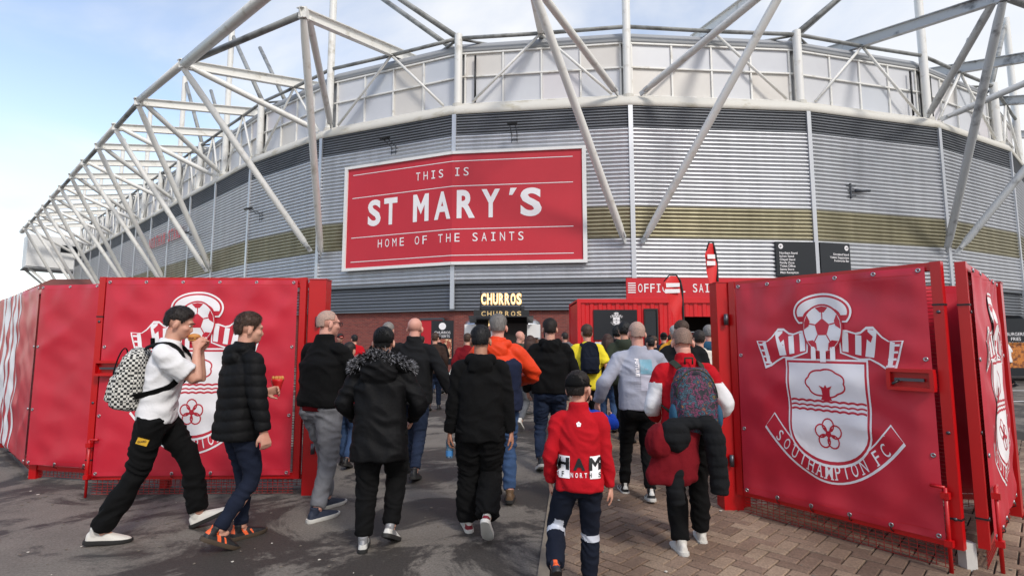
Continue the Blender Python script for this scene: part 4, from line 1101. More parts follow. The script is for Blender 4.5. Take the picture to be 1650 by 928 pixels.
cloth('black_cloth', (9, 9, 10)); cloth('black_nylon', (9, 9, 11), rough=.7, bump=.25); cloth('charcoal', (22, 23, 25)); cloth('navy', (27, 33, 54)); cloth('navy_dark', (20, 25, 38))
cloth('white_cotton', (222, 221, 222), .03); cloth('jeans_blue', (56, 78, 112), .25); cloth('jeans_dark', (34, 44, 64), .25); cloth('jeans_indigo', (24, 30, 46), .2); cloth('jeans_grey', (112, 113, 118), .2)
cloth('orange_nylon', (214, 62, 26), .06, .55); cloth('red_top', (176, 18, 30), .08); cloth('dark_red', (112, 16, 26), .1); cloth('lilac_grey', (158, 161, 174), .06)
cloth('yellow_top', (226, 206, 52), .06); cloth('mustard', (206, 146, 44), .08); cloth('teal_blue', (46, 84, 108), .1); cloth('royal_blue', (24, 62, 160), .1); cloth('olive', (52, 58, 48), .1); cloth('cream', (206, 200, 188), .05)
cloth('brown_dark', (52, 38, 32)); cloth('grey_cloth', (96, 98, 102))
for nm, c in dict(hair_dark=(32, 24, 20), hair_brown=(62, 42, 30), hair_black=(16, 15, 16), hair_grey=(122, 118, 114), hair_silver=(160, 158, 156), hair_long=(58, 34, 26)).items():
    mat(nm, c, .55, 0, var=.35, scale=60, bump=.5, bscale=140, stretch=(1, 1, .25), spec=.4)
mat('stubble_grey', (150, 130, 120), .6, 0, c2=(196, 158, 140), thr=(.4, .7), scale=90, spec=.3); mat('stubble_brown', (108, 86, 74), .65, 0, c2=(150, 118, 102), thr=(.4, .75), scale=110)
mat('rubber_dark', (38, 37, 36), .7); mat('rubber_white', (206, 204, 198), .6, var=.06); mat('shoe_white', (206, 202, 194), .6, var=.06); mat('shoe_black', (24, 24, 26), .5); mat('shoe_navy', (32, 40, 58), .7)
mat('shoe_silver', (138, 138, 140), .4, .2); mat('shoe_brown', (92, 70, 48), .6); mat('shoe_red', (120, 24, 38), .55); mat('shoe_orange', (226, 92, 40), .6); mat('gum_sole', (70, 58, 46), .7)
mat('reflective', (196, 200, 210), .35, .1); mat('eye_white', (225, 222, 218), .3); mat('eye_dark', (30, 22, 18), .2); mat('lip', (168, 100, 92), .5)

HC = V((0, 0, 1.652))
def build_head(mb, T):
    """head in canonical coordinates about its own centre, y forward; T maps to body space"""
    def E(c, r, rot=None, n=16):
        t = MB().ell(c, r, rot, n); mb.add([T(V(p)) for p in t.v], t.f)
    E((0, -.014, .032), (.080, .093, .086), n=22)
    E((0, .030, -.030), (.063, .066, .078), n=18); E((0, .050, -.072), (.040, .040, .036)); E((0, .062, -.092), (.022, .018, .017), n=10)
    E((0, .072, .028), (.052, .024, .020)); E((0, .082, -.062), (.026, .014, .012), n=10)
    for s in (-1, 1):
        E((s*.040, .056, -.022), (.026, .030, .026)); E((s*.085, -.006, -.016), (.012, .022, .035), Matrix.Rotation(R(-12), 3, 'X') @ Matrix.Rotation(R(s*18), 3, 'Z'), 10)
    t = MB(); t.loft([[T(V(p)) for p in q] for q in ([(-.007, .082, .022), (.007, .082, .022), (.007, .07, .024), (-.007, .07, .024)], [(-.009, .099, -.006), (.009, .099, -.006), (.014, .07, -.002), (-.014, .07, -.002)], [(-.010, .109, -.026), (.010, .109, -.026), (.020, .07, -.026), (-.020, .07, -.026)], [(-.011, .101, -.040), (.011, .101, -.040), (.018, .07, -.044), (-.018, .07, -.044)])])
    mb.add(t.v, t.f)
def hair_mesh(T, style, seed, grow, strands=0):
    """shell over the cranium, thicker on top, with clumped relief"""
    mb = MB(); n, m = 72, 40; v = []; keep = {}
    line = {'short': (.074, .004, -.042), 'buzz': (.074, .004, -.040), 'crop': (.062, -.006, -.052), 'ring': (.2, .030, -.040), 'long': (.055, -.05, -.08)}[style]
    for j in range(m+1):
        ph = math.pi*.5 - math.pi*.80*j/m
        for k in range(n):
            th = 2*math.pi*k/n
            d = V((math.cos(ph)*math.sin(th), math.cos(ph)*math.cos(th), math.sin(ph)))
            c = V((0, -.014, .030)); kk = 1.0 if d.z >= 0 else (max(.05, math.cos(ph))**-.42); base = V((d.x*kk*.080, d.y*kk*.093, d.z*(.088 if d.z >= 0 else .125)))
            cl = mnoise.noise(V((d.x*9+seed, d.y*9, d.z*4))) + .5*mnoise.noise(V((d.x*24, d.y*24+seed, d.z*9)))
            up = max(0, d.z); fr = max(0, d.y)
            th_ = grow*(.45 + .85*up + .30*fr*up + .34*cl)
            v.append((base.normalized(), None, c + base*.93, d, c + base, th_))
    def hz(d):
        f, s_, b = line
        if d.y > .45: t = min(1, (d.y-.45)/.4); return s_+(f-s_)*t
        if d.y > -.12: return s_
        t = min(1, (-.12-d.y)/.30); return s_+(b-s_)*t
    for i_, q in enumerate(v):
        l_ = hz(q[3]); e_ = abs(q[3].x) > .62 and -.42 < q[3].y < .28
        if e_: l_ = max(l_, .022)
        v[i_] = (q[0], q[4] + q[3]*max(.002, q[5]*(.12 + .88*min(1, max(0, (q[4].z-l_)/.045)))), q[2], q[3], l_)
    outp = [T(q[1]) for q in v]; inn = [T(q[2]) for q in v]
    ok = []
    for q in v:
        p = q[1] - V((0, 0, 0)); jit = .008*mnoise.noise(V((q[3].x*20, q[3].y*20, seed)))
        ok.append(p.z > q[4] + jit)
    fs = []
    for j in range(m):
        for k in range(n):
            q = (j*n+k, j*n+(k+1) % n, (j+1)*n+(k+1) % n, (j+1)*n+k)
            if all(ok[i] for i in q): fs.append(q)
    N = len(outp); ed = {}
    for q in fs:
        for a, b in zip(q, q[1:]+q[:1]): ed[(a, b)] = 1
    rim = [(a, b) for (a, b) in ed if (b, a) not in ed]
    faces = [tuple(reversed(q)) for q in fs] + [tuple(N+i for i in q) for q in fs] + [(a, b, N+b, N+a) for a, b in rim]
    hb = MB().add(outp+inn, faces)
    if strands and fs:
        rq = random.Random(int(seed*100)); inv_up = T(V((0, 0, 1)))-T(V((0, 0, 0)))
        for k in range(strands):
            q = rq.choice(fs); i_ = rq.choice(q); d = v[i_][3]; p = v[i_][1]
            fl = V((d.x*.5, d.y*.5 - .35 + (.9 if d.z > .55 and d.y > -.2 else 0), -.9)) + V((rq.uniform(-.5, .5), rq.uniform(-.5, .5), rq.uniform(-.3, .5)))
            fl = fl - d*fl.dot(d)*.85; fl.normalize(); L_ = min(.032, grow*1.5)*rq.uniform(.6, 1.2)*(.35+.65*min(1, max(0, (p.z-v[i_][4])/.05)))
            s_ = fl.cross(d).normalized()*.0016; a = p - d*.002; m_ = a + fl*L_*.55 + d*.0045; e_ = a + fl*L_ + d*.002
            hb.add([T(a-s_), T(a+s_), T(m_+s_*.8), T(m_-s_*.8), T(e_)], [(0, 1, 2, 3), (3, 2, 4)])
    return hb
def make_shoe(ank, yaw, pitch, up_m, sole_m, parent, flag=None, hi=False, accent=None, voxel=.006):
    """shoe whose ankle centre is ank (z=.085 flat on the ground)"""
    rot = Matrix.Rotation(yaw, 3, 'Z') @ Matrix.Rotation(-pitch, 3, 'X'); F = lambda p: V(ank) + rot @ (V(p) - V((0, 0, .085)))
    ys = [-.075, -.06, -.02, .04, .10, .155, .19, .205]; wd = [.022, .034, .038, .041, .048, .046, .032, .012]; ht = [.07, .088, .092, .086, .066, .050, .040, .030]
    mb = MB(); rings = []
    for y, w_, h in zip(ys, wd, ht):
        rings.append([F((w_*math.cos(a)*(1 if math.sin(a) < .3 else .9), y, .022 + (h-.022)*max(0, math.sin(a))**.8 if math.sin(a) > 0 else .018)) for a in [2*math.pi*k/14 for k in range(14)]])
    mb.loft(rings); mb.tube([F((0, -.022, .06)), F((0, -.02, .115 if not hi else .15))], [.036, .040], 12)
    me = remesh(mb, voxel, 2); ms = [up_m] + ([accent] if accent else [])
    o = link('shoe', me, ms, parent, True)
    if accent:
        inv = rot.transposed()
        def pick(c):
            l = inv @ (c-V(ank)); return 1 if (accent and ((abs(l.x) > .026 and -.01 < l.y < .085 and (int((l.y*1.0+l.z*.6)*70) % 3 == 0)) or (l.y < -.055 and l.z > -.03))) else 0
        if flag == 'panel': pick = lambda c: 1 if ((inv @ (c-V(ank))).y > .06 or ((inv @ (c-V(ank))).y < -.03 and (inv @ (c-V(ank))).z < -.02)) else 0
        faces_by(me, pick)
    outl = [(-.018, -.088), (.018, -.088), (.038, -.066), (.040, -.01), (.048, .06), (.052, .11), (.046, .165), (.026, .205), (0, .216), (-.024, .205), (-.044, .165), (-.050, .11), (-.046, .06), (-.040, -.01), (-.038, -.066)]
    mb = MB(); mb.loft([[F((x*.94, y*.98, .0 + (.012 if y > .18 else 0))) for x, y in outl], [F((x*1.02, y*1.0, .006 + (.008 if y > .18 else 0))) for x, y in outl], [F((x, y, .030)) for x, y in outl]])
    so = mb.build('sole', sole_m, o, local=True); smooth_by_angle(so, 50)
    return o
def make_hand(mb, wrist, d, n, side, curl=.5, sp=1.0):
    """palm and five fingers; d along forearm, n palm normal, side=+1 when the thumb lies on +(d x n)"""
    d = d.normalized(); n = (n - d*n.dot(d)).normalized(); x = d.cross(n)*side
    W = lambda a, b, c: wrist + x*a + d*b + n*c
    mb.loft([ring(W(0, -.02, 0), x, n, .026, .020, 10), ring(W(0, .02, 0), x, n, .030, .018, 10), ring(W(.002, .06, .0), x, n, .040, .015, 10), ring(W(.002, .092, .002), x, n, .041, .012, 10)])
    for k, (a, L_) in enumerate(((.032, .068), (.011, .078), (-.010, .072), (-.030, .056))):
        p = W(a, .085, .001); ang = curl*.5; pts = [p - d*.02, p]
        for q, fr in enumerate((.42, .32, .26)):
            ang += curl*(.7 if q else .35); dr = d*math.cos(ang) + n*math.sin(ang) + x*(a*1.2*sp); p = p + dr.normalized()*L_*fr; pts.append(p)
        mb.tube(pts, [.0095, .0098, .0095, .0088, .0068], 8)
    p = W(.026, .015, .004); d1 = (d*.75 + x*.62 + n*.25).normalized(); d2 = (d*.9 + x*.15 + n*(.25+.35*curl)).normalized()
    mb.tube([p - d1*.01, p + d1*.042, p + d1*.042 + d2*.034, p + d1*.042 + d2*.056], [.013, .0115, .0100, .0075], 8)

def person(label, loc, face, H, group=None, fat=1.0, lean=3, feet=((-.09, .18, 0, 0), (.09, -.18, .0, 30)), hands=((-.26, .05, .86), (.26, -.02, .86)), curls=(.6, .6), look=(0, 0), twist=0,
           top=None, bottom=None, shoes=None, hair=('short', 'hair_dark', .014), skin_m='skin_fair', near=True, hs=1.0, poles=None, extra=None, detail=None):
    """feet: (x, y, lift, heel-raise degrees[, yaw]); hands: wrist targets; canonical body 1.76 m tall"""
    s = H/1.76; root = thing('person', label, 'person', (loc[0], loc[1], 0), group, R(face))
    S = Matrix.Diagonal((s, s, s))
    vx = .0080 if near else .020; vc = .010 if near else .020
    TH, SH = .425, .415
    ank = []
    for q in feet:
        x, y, lift, pit = q[:4]; p = R(pit)
        dz = .14*math.sin(p) if pit > 0 else .06*math.sin(-p)
        ank.append((V((x, y, .085 + lift + dz)), p, R(q[4]) if len(q) > 4 else 0.0))
    zp = min(a[0].z + math.sqrt(max(.04, ((TH+SH)*.992)**2 - (a[0].y)**2 - (abs(a[0].x)-.085)**2)) for a in ank)
    zp = min(zp, .935); dz = zp-.925
    P = V((0, 0, zp))
    rl = Matrix.Rotation(R(-lean), 3, 'X') @ Matrix.Rotation(R(twist), 3, 'Z')
    U_ = lambda x, y, z: P + rl @ V((x, y, z-.925))
    X, Y, Z = rl @ V((1, 0, 0)), rl @ V((0, 1, 0)), rl @ V((0, 0, 1))
    hips = [U_(-.085, 0, .925), U_(.085, 0, .925)]
    hips = [P + V((-.085, 0, 0)), P + V((.085, 0, 0))]
    knees = []; ankles = []
    for h, (a, p, yw) in zip(hips, ank):
        k, a2 = ik(h, a, TH, SH, V((math.sin(-yw)*.6, 1, .1))); knees.append(k); ankles.append(a2)
    sw0 = .168*(.72+.28*fat); sh = [U_(-sw0, -.008, 1.405), U_(sw0, -.008, 1.405)]
    elb = []; wri = []
    for i in (0, 1):
        t = V(hands[i]) + V((0, 0, dz)); pl = V(poles[i]) if poles and poles[i] else V(((-.5, .5)[i], -1, -.2))
        e_, w_ = ik(sh[i], t, .300, .255, pl); elb.append(e_); wri.append(w_)
    hr = rl @ Matrix.Rotation(R(look[0]), 3, 'Z') @ Matrix.Rotation(R(look[1]), 3, 'X')
    hc = U_(0, .020, 1.645); T = lambda p: hc + hr @ (V(p)*hs + V((0, 0, .10*(hs-1))))
    # --- body
    b = MB(); build_head(b, T)
    b.tube([U_(0, -.012, 1.40), U_(0, -.006, 1.50), hc + hr @ V((0, -.015, -.05))], [.068, .058, .058], 14)
    b.loft([ring(U_(0, 0, z), X, Y, rx, ry, 14) for z, rx, ry in ((.86, .13, .085), (1.0, .125, .085), (1.15, .125, .085), (1.33, .145, .09), (1.44, .13, .07))])
    for i, sd in ((0, -1), (1, 1)):
        limb(b, [sh[i] - Z*.01, (sh[i]+elb[i])/2, elb[i], (elb[i]+wri[i])/2, wri[i]], [.047, .045, .038, .036, .026])
        d = (wri[i]-elb[i]).normalized(); inw = V((-sd, 0, 0)) + V((0, .15, 0))
        inw = rl @ inw
        if abs(d.z) < .6: inw = V((-sd*.8, 0, -.2)) if d.y > .4 else inw
        make_hand(b, wri[i], d, inw, -sd if True else sd, curls[i])
        limb(b, [hips[i] + V((0, 0, .02)), knees[i], ankles[i]], [.075, .05, .040]); b.ell(ankles[i] + V((0, .02, -.03)), (.032, .07, .03), n=10)
    me = remesh(b, vx, 2, .45); me.transform(S.to_4x4())
    body = link('body', me, [skin_m], root, True)
    # --- trousers
    bt = dict(m='jeans_dark', w=1.0, hem=1.0, folds=.006, mf=None); bt.update(bottom or {})
    t = MB(); w_ = bt['w']
    t.loft([ring(V((0, 0, zp-.925)) + V((0, 0, z)) + rl @ V((0, 0, 0)), V((1, 0, 0)), V((0, 1, 0)), rx*fat**.6, ry*fat**.6, 18) for z, rx, ry in ((.80, .11, .085), (.86, .165, .115), (.93, .168, .118), (1.02, .158, .11))])
    for i in (0, 1):
        kn, an, hp = knees[i], ankles[i], hips[i]
        limb(t, [hp + V((0, -.005, .0)), hp + (kn-hp)*.5, kn, kn + (an-kn)*.5, an + (kn-an)*(.06 - .12*(bt['hem']-1))], [.098*w_*fat**.5, .086*w_*fat**.4, .064*w_, .058*w_*bt['hem'], .050*w_*bt['hem']], 16, 16)
        t.ell(hp + V((0, -.045, -.03)), (.085*fat**.5, .085*fat**.4, .10), n=14)
    me = remesh(t, vc, 3); displace(me, foldnoise(H*13+loc[0]*5, bt['folds'], 15, 5)); 
    mats = bt['m'] if isinstance(bt['m'], list) else [bt['m']]
    if bt['mf']: faces_by(me, lambda c: bt['mf'](c, knees, ankles))
    me.transform(S.to_4x4()); tr = link('trousers', me, mats, root, True)
    # --- top
    tp = dict(m='black_cloth', hem=.84, ease=1.0, hemw=1.0, sleeve=1.0, sw=1.0, folds=.007, hood=None, collar=False, puff=0.0, mf=None, name='jacket'); tp.update(top or {})
    j = MB(); ez = tp['ease']*.96; f5 = fat; tp['sw'] *= .92
    prof_ = [(tp['hem'], .178*tp['hemw'], .128*tp['hemw']), (tp['hem']+.06, .182*tp['hemw'], .132*tp['hemw']), (1.05, .170, .124), (1.18, .174, .126), (1.29, .182, .126), (1.36, .172, .116), (1.41, .150, .100), (1.45, .112, .086), (1.485, .084, .076), (1.515, .072, .070)]
    j.loft([ring(U_(0, -.008 if z < 1.4 else -.012, z), X, Y, rx*(ez*f5 if z < 1.32 else (.75+.25*ez*f5)), ry*(ez*f5 if z < 1.32 else (.75+.25*ez*f5)), 22, 2.5 if z < 1.3 else 2.1) for z, rx, ry in prof_])
    for i, sd in ((0, -1), (1, 1)):
        sw = tp['sw']; q_ = sw**.45; inn = sh[i] + X*(-sd)*.06 + Z*.004
        if tp['sleeve'] >= 1: limb(j, [inn, sh[i] + X*sd*.012 - Z*.006, (sh[i]+elb[i])/2, elb[i], (elb[i]+wri[i])/2, wri[i] - (wri[i]-elb[i]).normalized()*.012], [.062*q_, .066*q_, .066*sw, .060*sw, .053*sw, .042*sw], 14, 20)
        else:
            en = sh[i] + (elb[i]-sh[i])*tp['sleeve']*1.4; limb(j, [inn, sh[i] + X*sd*.01, en], [.062*q_, .070*q_, .082*sw], 14, 8)
    if tp['collar']: j.loft([ring(U_(0, -.010, z), X, Y, r, r*.98, 16, 2) for z, r in ((1.44, .088), (1.49, .082), (1.548, .077))])
    hd = tp['hood']
    if hd == 'down':
        for k in range(5):
            a = R(-62+31*k); c = U_(.095*math.sin(a), -.080*math.cos(a)-.018, 1.490 - .022*math.cos(a)); j.ell(c, (.050, .048, .050), n=12)
        j.ell(U_(0, -.105, 1.415), (.105, .045, .085), Matrix.Rotation(R(12), 3, 'X'), 14)
    if hd == 'big':
        for k in range(9):
            a = R(-100+25*k); c = U_(.135*math.sin(a), -.105*math.cos(a)-.012, 1.50 - .03*abs(math.sin(a))); j.ell(c, (.058, .055, .055), n=12)
        j.ell(U_(0, -.135, 1.40), (.15, .06, .13), Matrix.Rotation(R(10), 3, 'X'), 16)
    me = remesh(j, vc, 3)
    fo = foldnoise(H*7+loc[0]*9, tp['folds'], 9, 5); pf = tp['puff']
    if pf: displace(me, lambda c: fo(c) + pf*(abs(math.sin((c[2]-.08*mnoise.noise((c[0]*3, c[1]*3, 0))*.3)*math.pi/.085))**.6 - .6))
    else: displace(me, fo)
    mats = tp['m'] if isinstance(tp['m'], list) else [tp['m']]
    ctx = dict(sh=sh, elb=elb, wri=wri, U=U_, zp=zp, X=X, Y=Y, Z=Z)
    if tp['mf']: faces_by(me, lambda c: tp['mf'](c, ctx))
    me.transform(S.to_4x4()); tj = link(tp['name'], me, mats, root, True)
    # --- shoes
    sp = dict(u='shoe_black', s='rubber_dark', acc=None, flag=None, hi=False); sp.update(shoes or {})
    for i in (0, 1):
        a, p, yw = ankles[i], ank[i][1], ank[i][2]
        o = make_shoe(a, yw, p, sp['u'], sp['s'], root, sp['flag'], sp['hi'], sp['acc'], .006 if near else .012)
        for q in [o] + list(o.children): q.data.transform(S.to_4x4())
    # --- hair
    if hair:
        st, hm, gr = hair; hmb = hair_mesh(T, st if st != 'long' else 'crop', H*10+loc[0], gr, 1500 if near and gr > .008 else 0)
        if st == 'long':
            for k in range(26):
                a = R(-115+230*k/25); c0 = V((.082*math.sin(a), -.018-.10*math.cos(a), .05)); 
                pts = [T(c0), T(c0 + V((.008*math.sin(a), -.012, -.09))), T(c0 + V((.01*math.sin(a), -.02, -.20))), T(c0*.9 + V((0, -.02, -.32 - .03*math.sin(k*2.3))))]
                hmb.tube(pts, [.022, .022, .02, .006], 6)
        o = hmb.build('hair', hm, root, True, local=True); o.data.transform(S.to_4x4())
    ctx.update(T=T, root=root, s=s, S=S, top=tj, trousers=tr, body=body, knees=knees, ankles=ankles)
    if detail: detail(ctx)
    return ctx
def child(ctx, mb, name, mats, par='root', smooth=True):
    o = mb.build(name, mats, ctx[par], smooth, local=True); o.data.transform(ctx['S'].to_4x4()); return o
def W2(ctx, p):                                             # canonical body space -> world
    r = ctx['root']; return Matrix.Translation(r.location) @ r.rotation_euler.to_matrix().to_4x4() @ (ctx['S'] @ V(p))
def worn(name, label, cat, ctx, at=(0, 0, 1), group=None):     # a thing worn or held: top-level, same frame as the person
    r = ctx['root']; o = thing(name, label, cat, tuple(r.location), group, r.rotation_euler.z); o['_p'] = 0; del o['_p']; return o
def put(mb, name, mats, par, ctx, smooth=True):
    o = mb.build(name, mats, par, smooth, local=True); o.data.transform(ctx['S'].to_4x4()); return o
def put_me(me, name, mats, par, ctx):
    me.transform(ctx['S'].to_4x4()); return link(name, me, mats, par, True)
# ================================================================ the people in the photograph
def patch_fn(ctx, y_sign, z0, step=.002):
    """print on the back of a top: project onto its surface by ray casting in person space"""
    me = ctx['top'].data; s = ctx['s']
    from mathutils.bvhtree import BVHTree
    bv = BVHTree.FromPolygons([v.co for v in me.vertices], [p.vertices for p in me.polygons])
    def f(u, v, h=0.0):
        o = V((u*s, -1.2*s, v*s)); hit = bv.ray_cast(o, V((0, 1, 0)))
        if hit[0] is None: return V((u*s, -.12*s, v*s))
        return hit[0] + hit[1]*(.003 + h*0.6)
    return f
def grid(a, b, st): return [a + st*k for k in range(int((b-a)/st)+1)]
def straps(ctx, par, m, w_=.024, x=.095, low=1.10, only=None):
    U_ = ctx['U']
    for s in (-1, 1):
        if only and s != only: continue
        k_ = ctx.get('girth', 1.0); p = [U_(s*x*.85, -.15*k_, 1.42), U_(s*x, -.085, 1.455), U_(s*x*1.08, .01, 1.468), U_(s*x*1.15, .085, 1.41), U_(s*x*1.2, .118*k_, 1.31), U_(s*x*1.5*k_, .085*k_, 1.20), U_(s*x*1.75*k_, -.01, 1.14), U_(s*x*1.5*k_, -.12*k_, low), U_(s*x*1.2, -.17*k_, low-.02)]
        pts = lerp_path(p, 40); mb = MB(); rings = []
        for k, q in enumerate(pts):
            d = (pts[min(k+1, 39)]-pts[max(k-1, 0)]).normalized(); c = U_(0, 0, q.z-(ctx['zp']-.925)*0); o_ = (q - U_(0, -.0, 1.3)); o_ = o_ - d*o_.dot(d); o_.normalize(); sd = d.cross(o_)
            rings.append([q + sd*w_ + o_*.012, q - sd*w_ + o_*.012, q - sd*w_ + o_*.022, q + sd*w_ + o_*.022])
        mb.loft(rings); put(mb, 'strap', m, par, ctx, False)
def backpack(label, ctx, m, m2, wd=.15, h=.44, d=.085, z=1.24, strap_m='black_cloth', pocket=True, grp=None, back=-.20, gk=1.0):
    t = worn('backpack', label, 'backpack', ctx); ctx['girth'] = gk; U_, X, Y, Z = ctx['U'], ctx['X'], ctx['Y'], ctx['Z']
    mb = MB(); R_ = []
    for k, (q, a, b) in enumerate(((-.5, .70, .80), (-.46, .95, 1.0), (-.2, 1.02, 1.12), (.1, 1.0, 1.0), (.33, .88, .8), (.46, .66, .55), (.5, .45, .35))):
        R_.append(ring(U_(0, back - d*(b-1)*.4, z+h*q), X, Y, wd*a, d*b, 20, 3.2))
    mb.loft(R_); me = remesh(mb, .009, 3); displace(me, foldnoise(h*30+wd, .006, 8, 8)); put_me(me, 'bag', m, t, ctx)
    if pocket:
        mb = MB(); mb.loft([ring(U_(0, back-d*.92, z+h*q), X, Y, wd*a*.82, d*.42*b, 18, 3) for q, a, b in ((-.40, .8, .7), (-.36, .95, 1), (-.15, 1, 1.05), (-.02, .95, .8), (.02, .8, .5))])
        me = remesh(mb, .009, 2); displace(me, foldnoise(3.1+wd, .004, 8, 8)); put_me(me, 'pocket', m2, t, ctx)
    zp_ = MB(); pts = [U_(wd*.9*math.cos(a), back-d*.35-.01, z+h*(.05+.42*math.sin(a))) for a in [math.pi*k/16 for k in range(17)]]
    zp_.tube([p - Y*d*.45 for p in pts], .005, 6); put(zp_, 'zip', strap_m, t, ctx)
    lp = MB(); lp.tube([U_(-.03, -.13, 1.46), U_(-.03, -.14, 1.51), U_(.03, -.14, 1.51), U_(.03, -.13, 1.46)], .008, 8); put(lp, 'handle', strap_m, t, ctx)
    straps(ctx, t, strap_m)
    return t
def checker_mat():
    m = mat('checker_cloth', (20, 20, 20), .8); t = m.node_tree; b = t.nodes['Principled BSDF']
    ck = t.nodes.new('ShaderNodeTexChecker'); ck.inputs['Scale'].default_value = 52; ck.inputs['Color1'].default_value = srgb(24, 24, 26); ck.inputs['Color2'].default_value = srgb(206, 204, 196)
    tcn = t.nodes.new('ShaderNodeTexCoord'); mp_ = t.nodes.new('ShaderNodeMapping'); mp_.inputs['Scale'].default_value = (1, .001, 1); mp_.inputs['Location'].default_value = (0, .0037, 0)
    mp_.inputs['Scale'].default_value = (1, 1, 1); mp_.inputs['Rotation'].default_value = (0, 0, R(0))
    t.links.new(tcn.outputs['Object'], mp_.inputs[0]); t.links.new(mp_.outputs[0], ck.inputs[0]); t.links.new(ck.outputs[0], b.inputs['Base Color'])
checker_mat()
def pattern_mat():
    m = mat('pattern_cloth', (60, 30, 60), .75); t = m.node_tree; b = t.nodes['Principled BSDF']; r = [n for n in t.nodes if n.type == 'VALTORGB'][0]
    vo = t.nodes.new('ShaderNodeTexWave'); vo.inputs['Scale'].default_value = 9; vo.inputs['Distortion'].default_value = 14; vo.inputs['Detail'].default_value = 2; vo.inputs['Detail Scale'].default_value = 1.3
    tcn = t.nodes.new('ShaderNodeTexCoord'); t.links.new(tcn.outputs['Object'], vo.inputs[0]); t.links.new(vo.outputs[1], r.inputs[0])
    [n for n in t.nodes if n.type == 'TEX_NOISE'][0].inputs['Scale'].default_value = 16; t.links.new([n for n in t.nodes if n.type == 'TEX_NOISE'][0].outputs[0], r.inputs[0]); e = r.color_ramp.elements; r.color_ramp.interpolation = 'CONSTANT'; e[0].position = 0; e[0].color = srgb(24, 24, 32); e[1].position = .44; e[1].color = srgb(112, 44, 78)
    for p, c in ((.48, (30, 32, 44)), (.53, (52, 88, 104)), (.56, (34, 30, 44)), (.60, (120, 60, 52)), (.64, (128, 132, 60)), (.66, (28, 28, 40))): q = e.new(p); q.color = srgb(*c)
pattern_mat()
mat('bun', (196, 132, 66), .6, var=.2, scale=30); mat('filling', (120, 60, 36), .7, c2=(200, 150, 60), scale=60); mat('wrapper_red', (206, 30, 34), .5); mat('badge_yellow', (206, 160, 40), .5)
mat('bottle_plastic', (150, 196, 226), .08, 0, trans=.75, var=.05); mat('bottle_label', (70, 130, 190), .4); mat('fur_grey', (176, 176, 182), .8, c2=(90, 90, 94), thr=(.4, .6), scale=40)
mat('print_teal', (110, 158, 176), .7, c2=(140, 176, 190), scale=14); mat('print_pale', (186, 186, 200), .7); mat('glasses', (24, 24, 26), .3); mat('print_black', (18, 18, 20), .7)

# ---- boy in white T-shirt eating
def d1(c):
    T = c['T']; U_ = c['U']
    for s in (-1, 1):
        e = MB().ell(T(V((s*.031, .079, .006))), (.009, .0085, .0065), n=10); o = child(c, e, 'eye', 'eye_white'); e = MB().ell(T(V((s*.032, .0858, .006))), (.0048, .0030, .0050), n=8); oo = child(c, e, 'iris', 'eye_dark'); oo.parent = o
        b = MB().tube([T(V((s*.016, .098, .028))), T(V((s*.034, .095, .033))), T(V((s*.052, .078, .028)))], [.003, .004, .002], 6); child(c, b, 'eyebrow', 'hair_dark')
    l = MB().ell(T(V((0, .096, -.060))), (.020, .006, .006), n=10); child(c, l, 'lips', 'lip')
    # waistband lettering and thigh badge
    p = MB(); k = c['zp']
    h = c['knees'][1]; hp = V((.085, 0, c['zp'])); q = hp + (h-hp)*.42
    bx = MB().box(q + V((.098, .0, .02)), (.012, .075, .045), Matrix.Rotation(R(-20), 3, 'X')); child(c, bx, 'badge', 'badge_yellow', smooth=False)
    pr = P2().text('GUARD', 0, 0, .014, bold=.02); f = lambda u, v, hh=0: q + V((.1055, .028-u*.9, .012+v))
    child(c, pr.lay(lambda u, v, hh=0: q + V((.1055+hh, -.030+u*.8, .016+v)), step=.001), 'badge_print', 'print_black', smooth=False)
P1 = person('boy in white T-shirt and black trousers striding while eating a burger', (-2.82, 4.28), -70, 1.82, lean=7, fat=.92,
    feet=((-.08, .30, .0, -22), (.09, -.29, 0, 4)), hands=((-.045, .255, 1.43), (.05, .245, 1.44)), poles=((-.35, -.1, -1), (.45, -.05, -1)), curls=(1.0, 1.0), look=(0, -10),
    top=dict(m='white_cotton', hem=.90, ease=1.02, hemw=1.02, sleeve=.52, sw=1.08, folds=.013, name='t_shirt'), bottom=dict(m='black_cloth', w=1.12, hem=1.2, folds=.010),
    shoes=dict(u='shoe_white', s='rubber_dark'), hair=('short', 'hair_dark', .020), detail=d1)
backpack('black and white checkered backpack on the boy in the white T-shirt', P1, 'checker_cloth', 'checker_cloth', wd=.15, h=.46, d=.10, z=1.20, back=-.215, gk=.95)
t = worn('burger', 'half-eaten burger held to the mouth of the boy in white', 'burger', P1); U_ = P1['U']; c = P1['T'](V((0, .135, -.075)))
bm_ = MB(); bm_.ell(c + V((0, 0, .014)), (.045, .045, .024), n=16); put(bm_, 'bun_top', 'bun', t, P1); bm_ = MB(); bm_.ell(c - V((0, 0, .012)), (.044, .044, .016), n=16); put(bm_, 'bun_base', 'bun', t, P1)
bm_ = MB(); bm_.tube([c - V((0, 0, .006)), c + V((0, 0, .006))], .046, 16); put(bm_, 'filling', 'filling', t, P1)

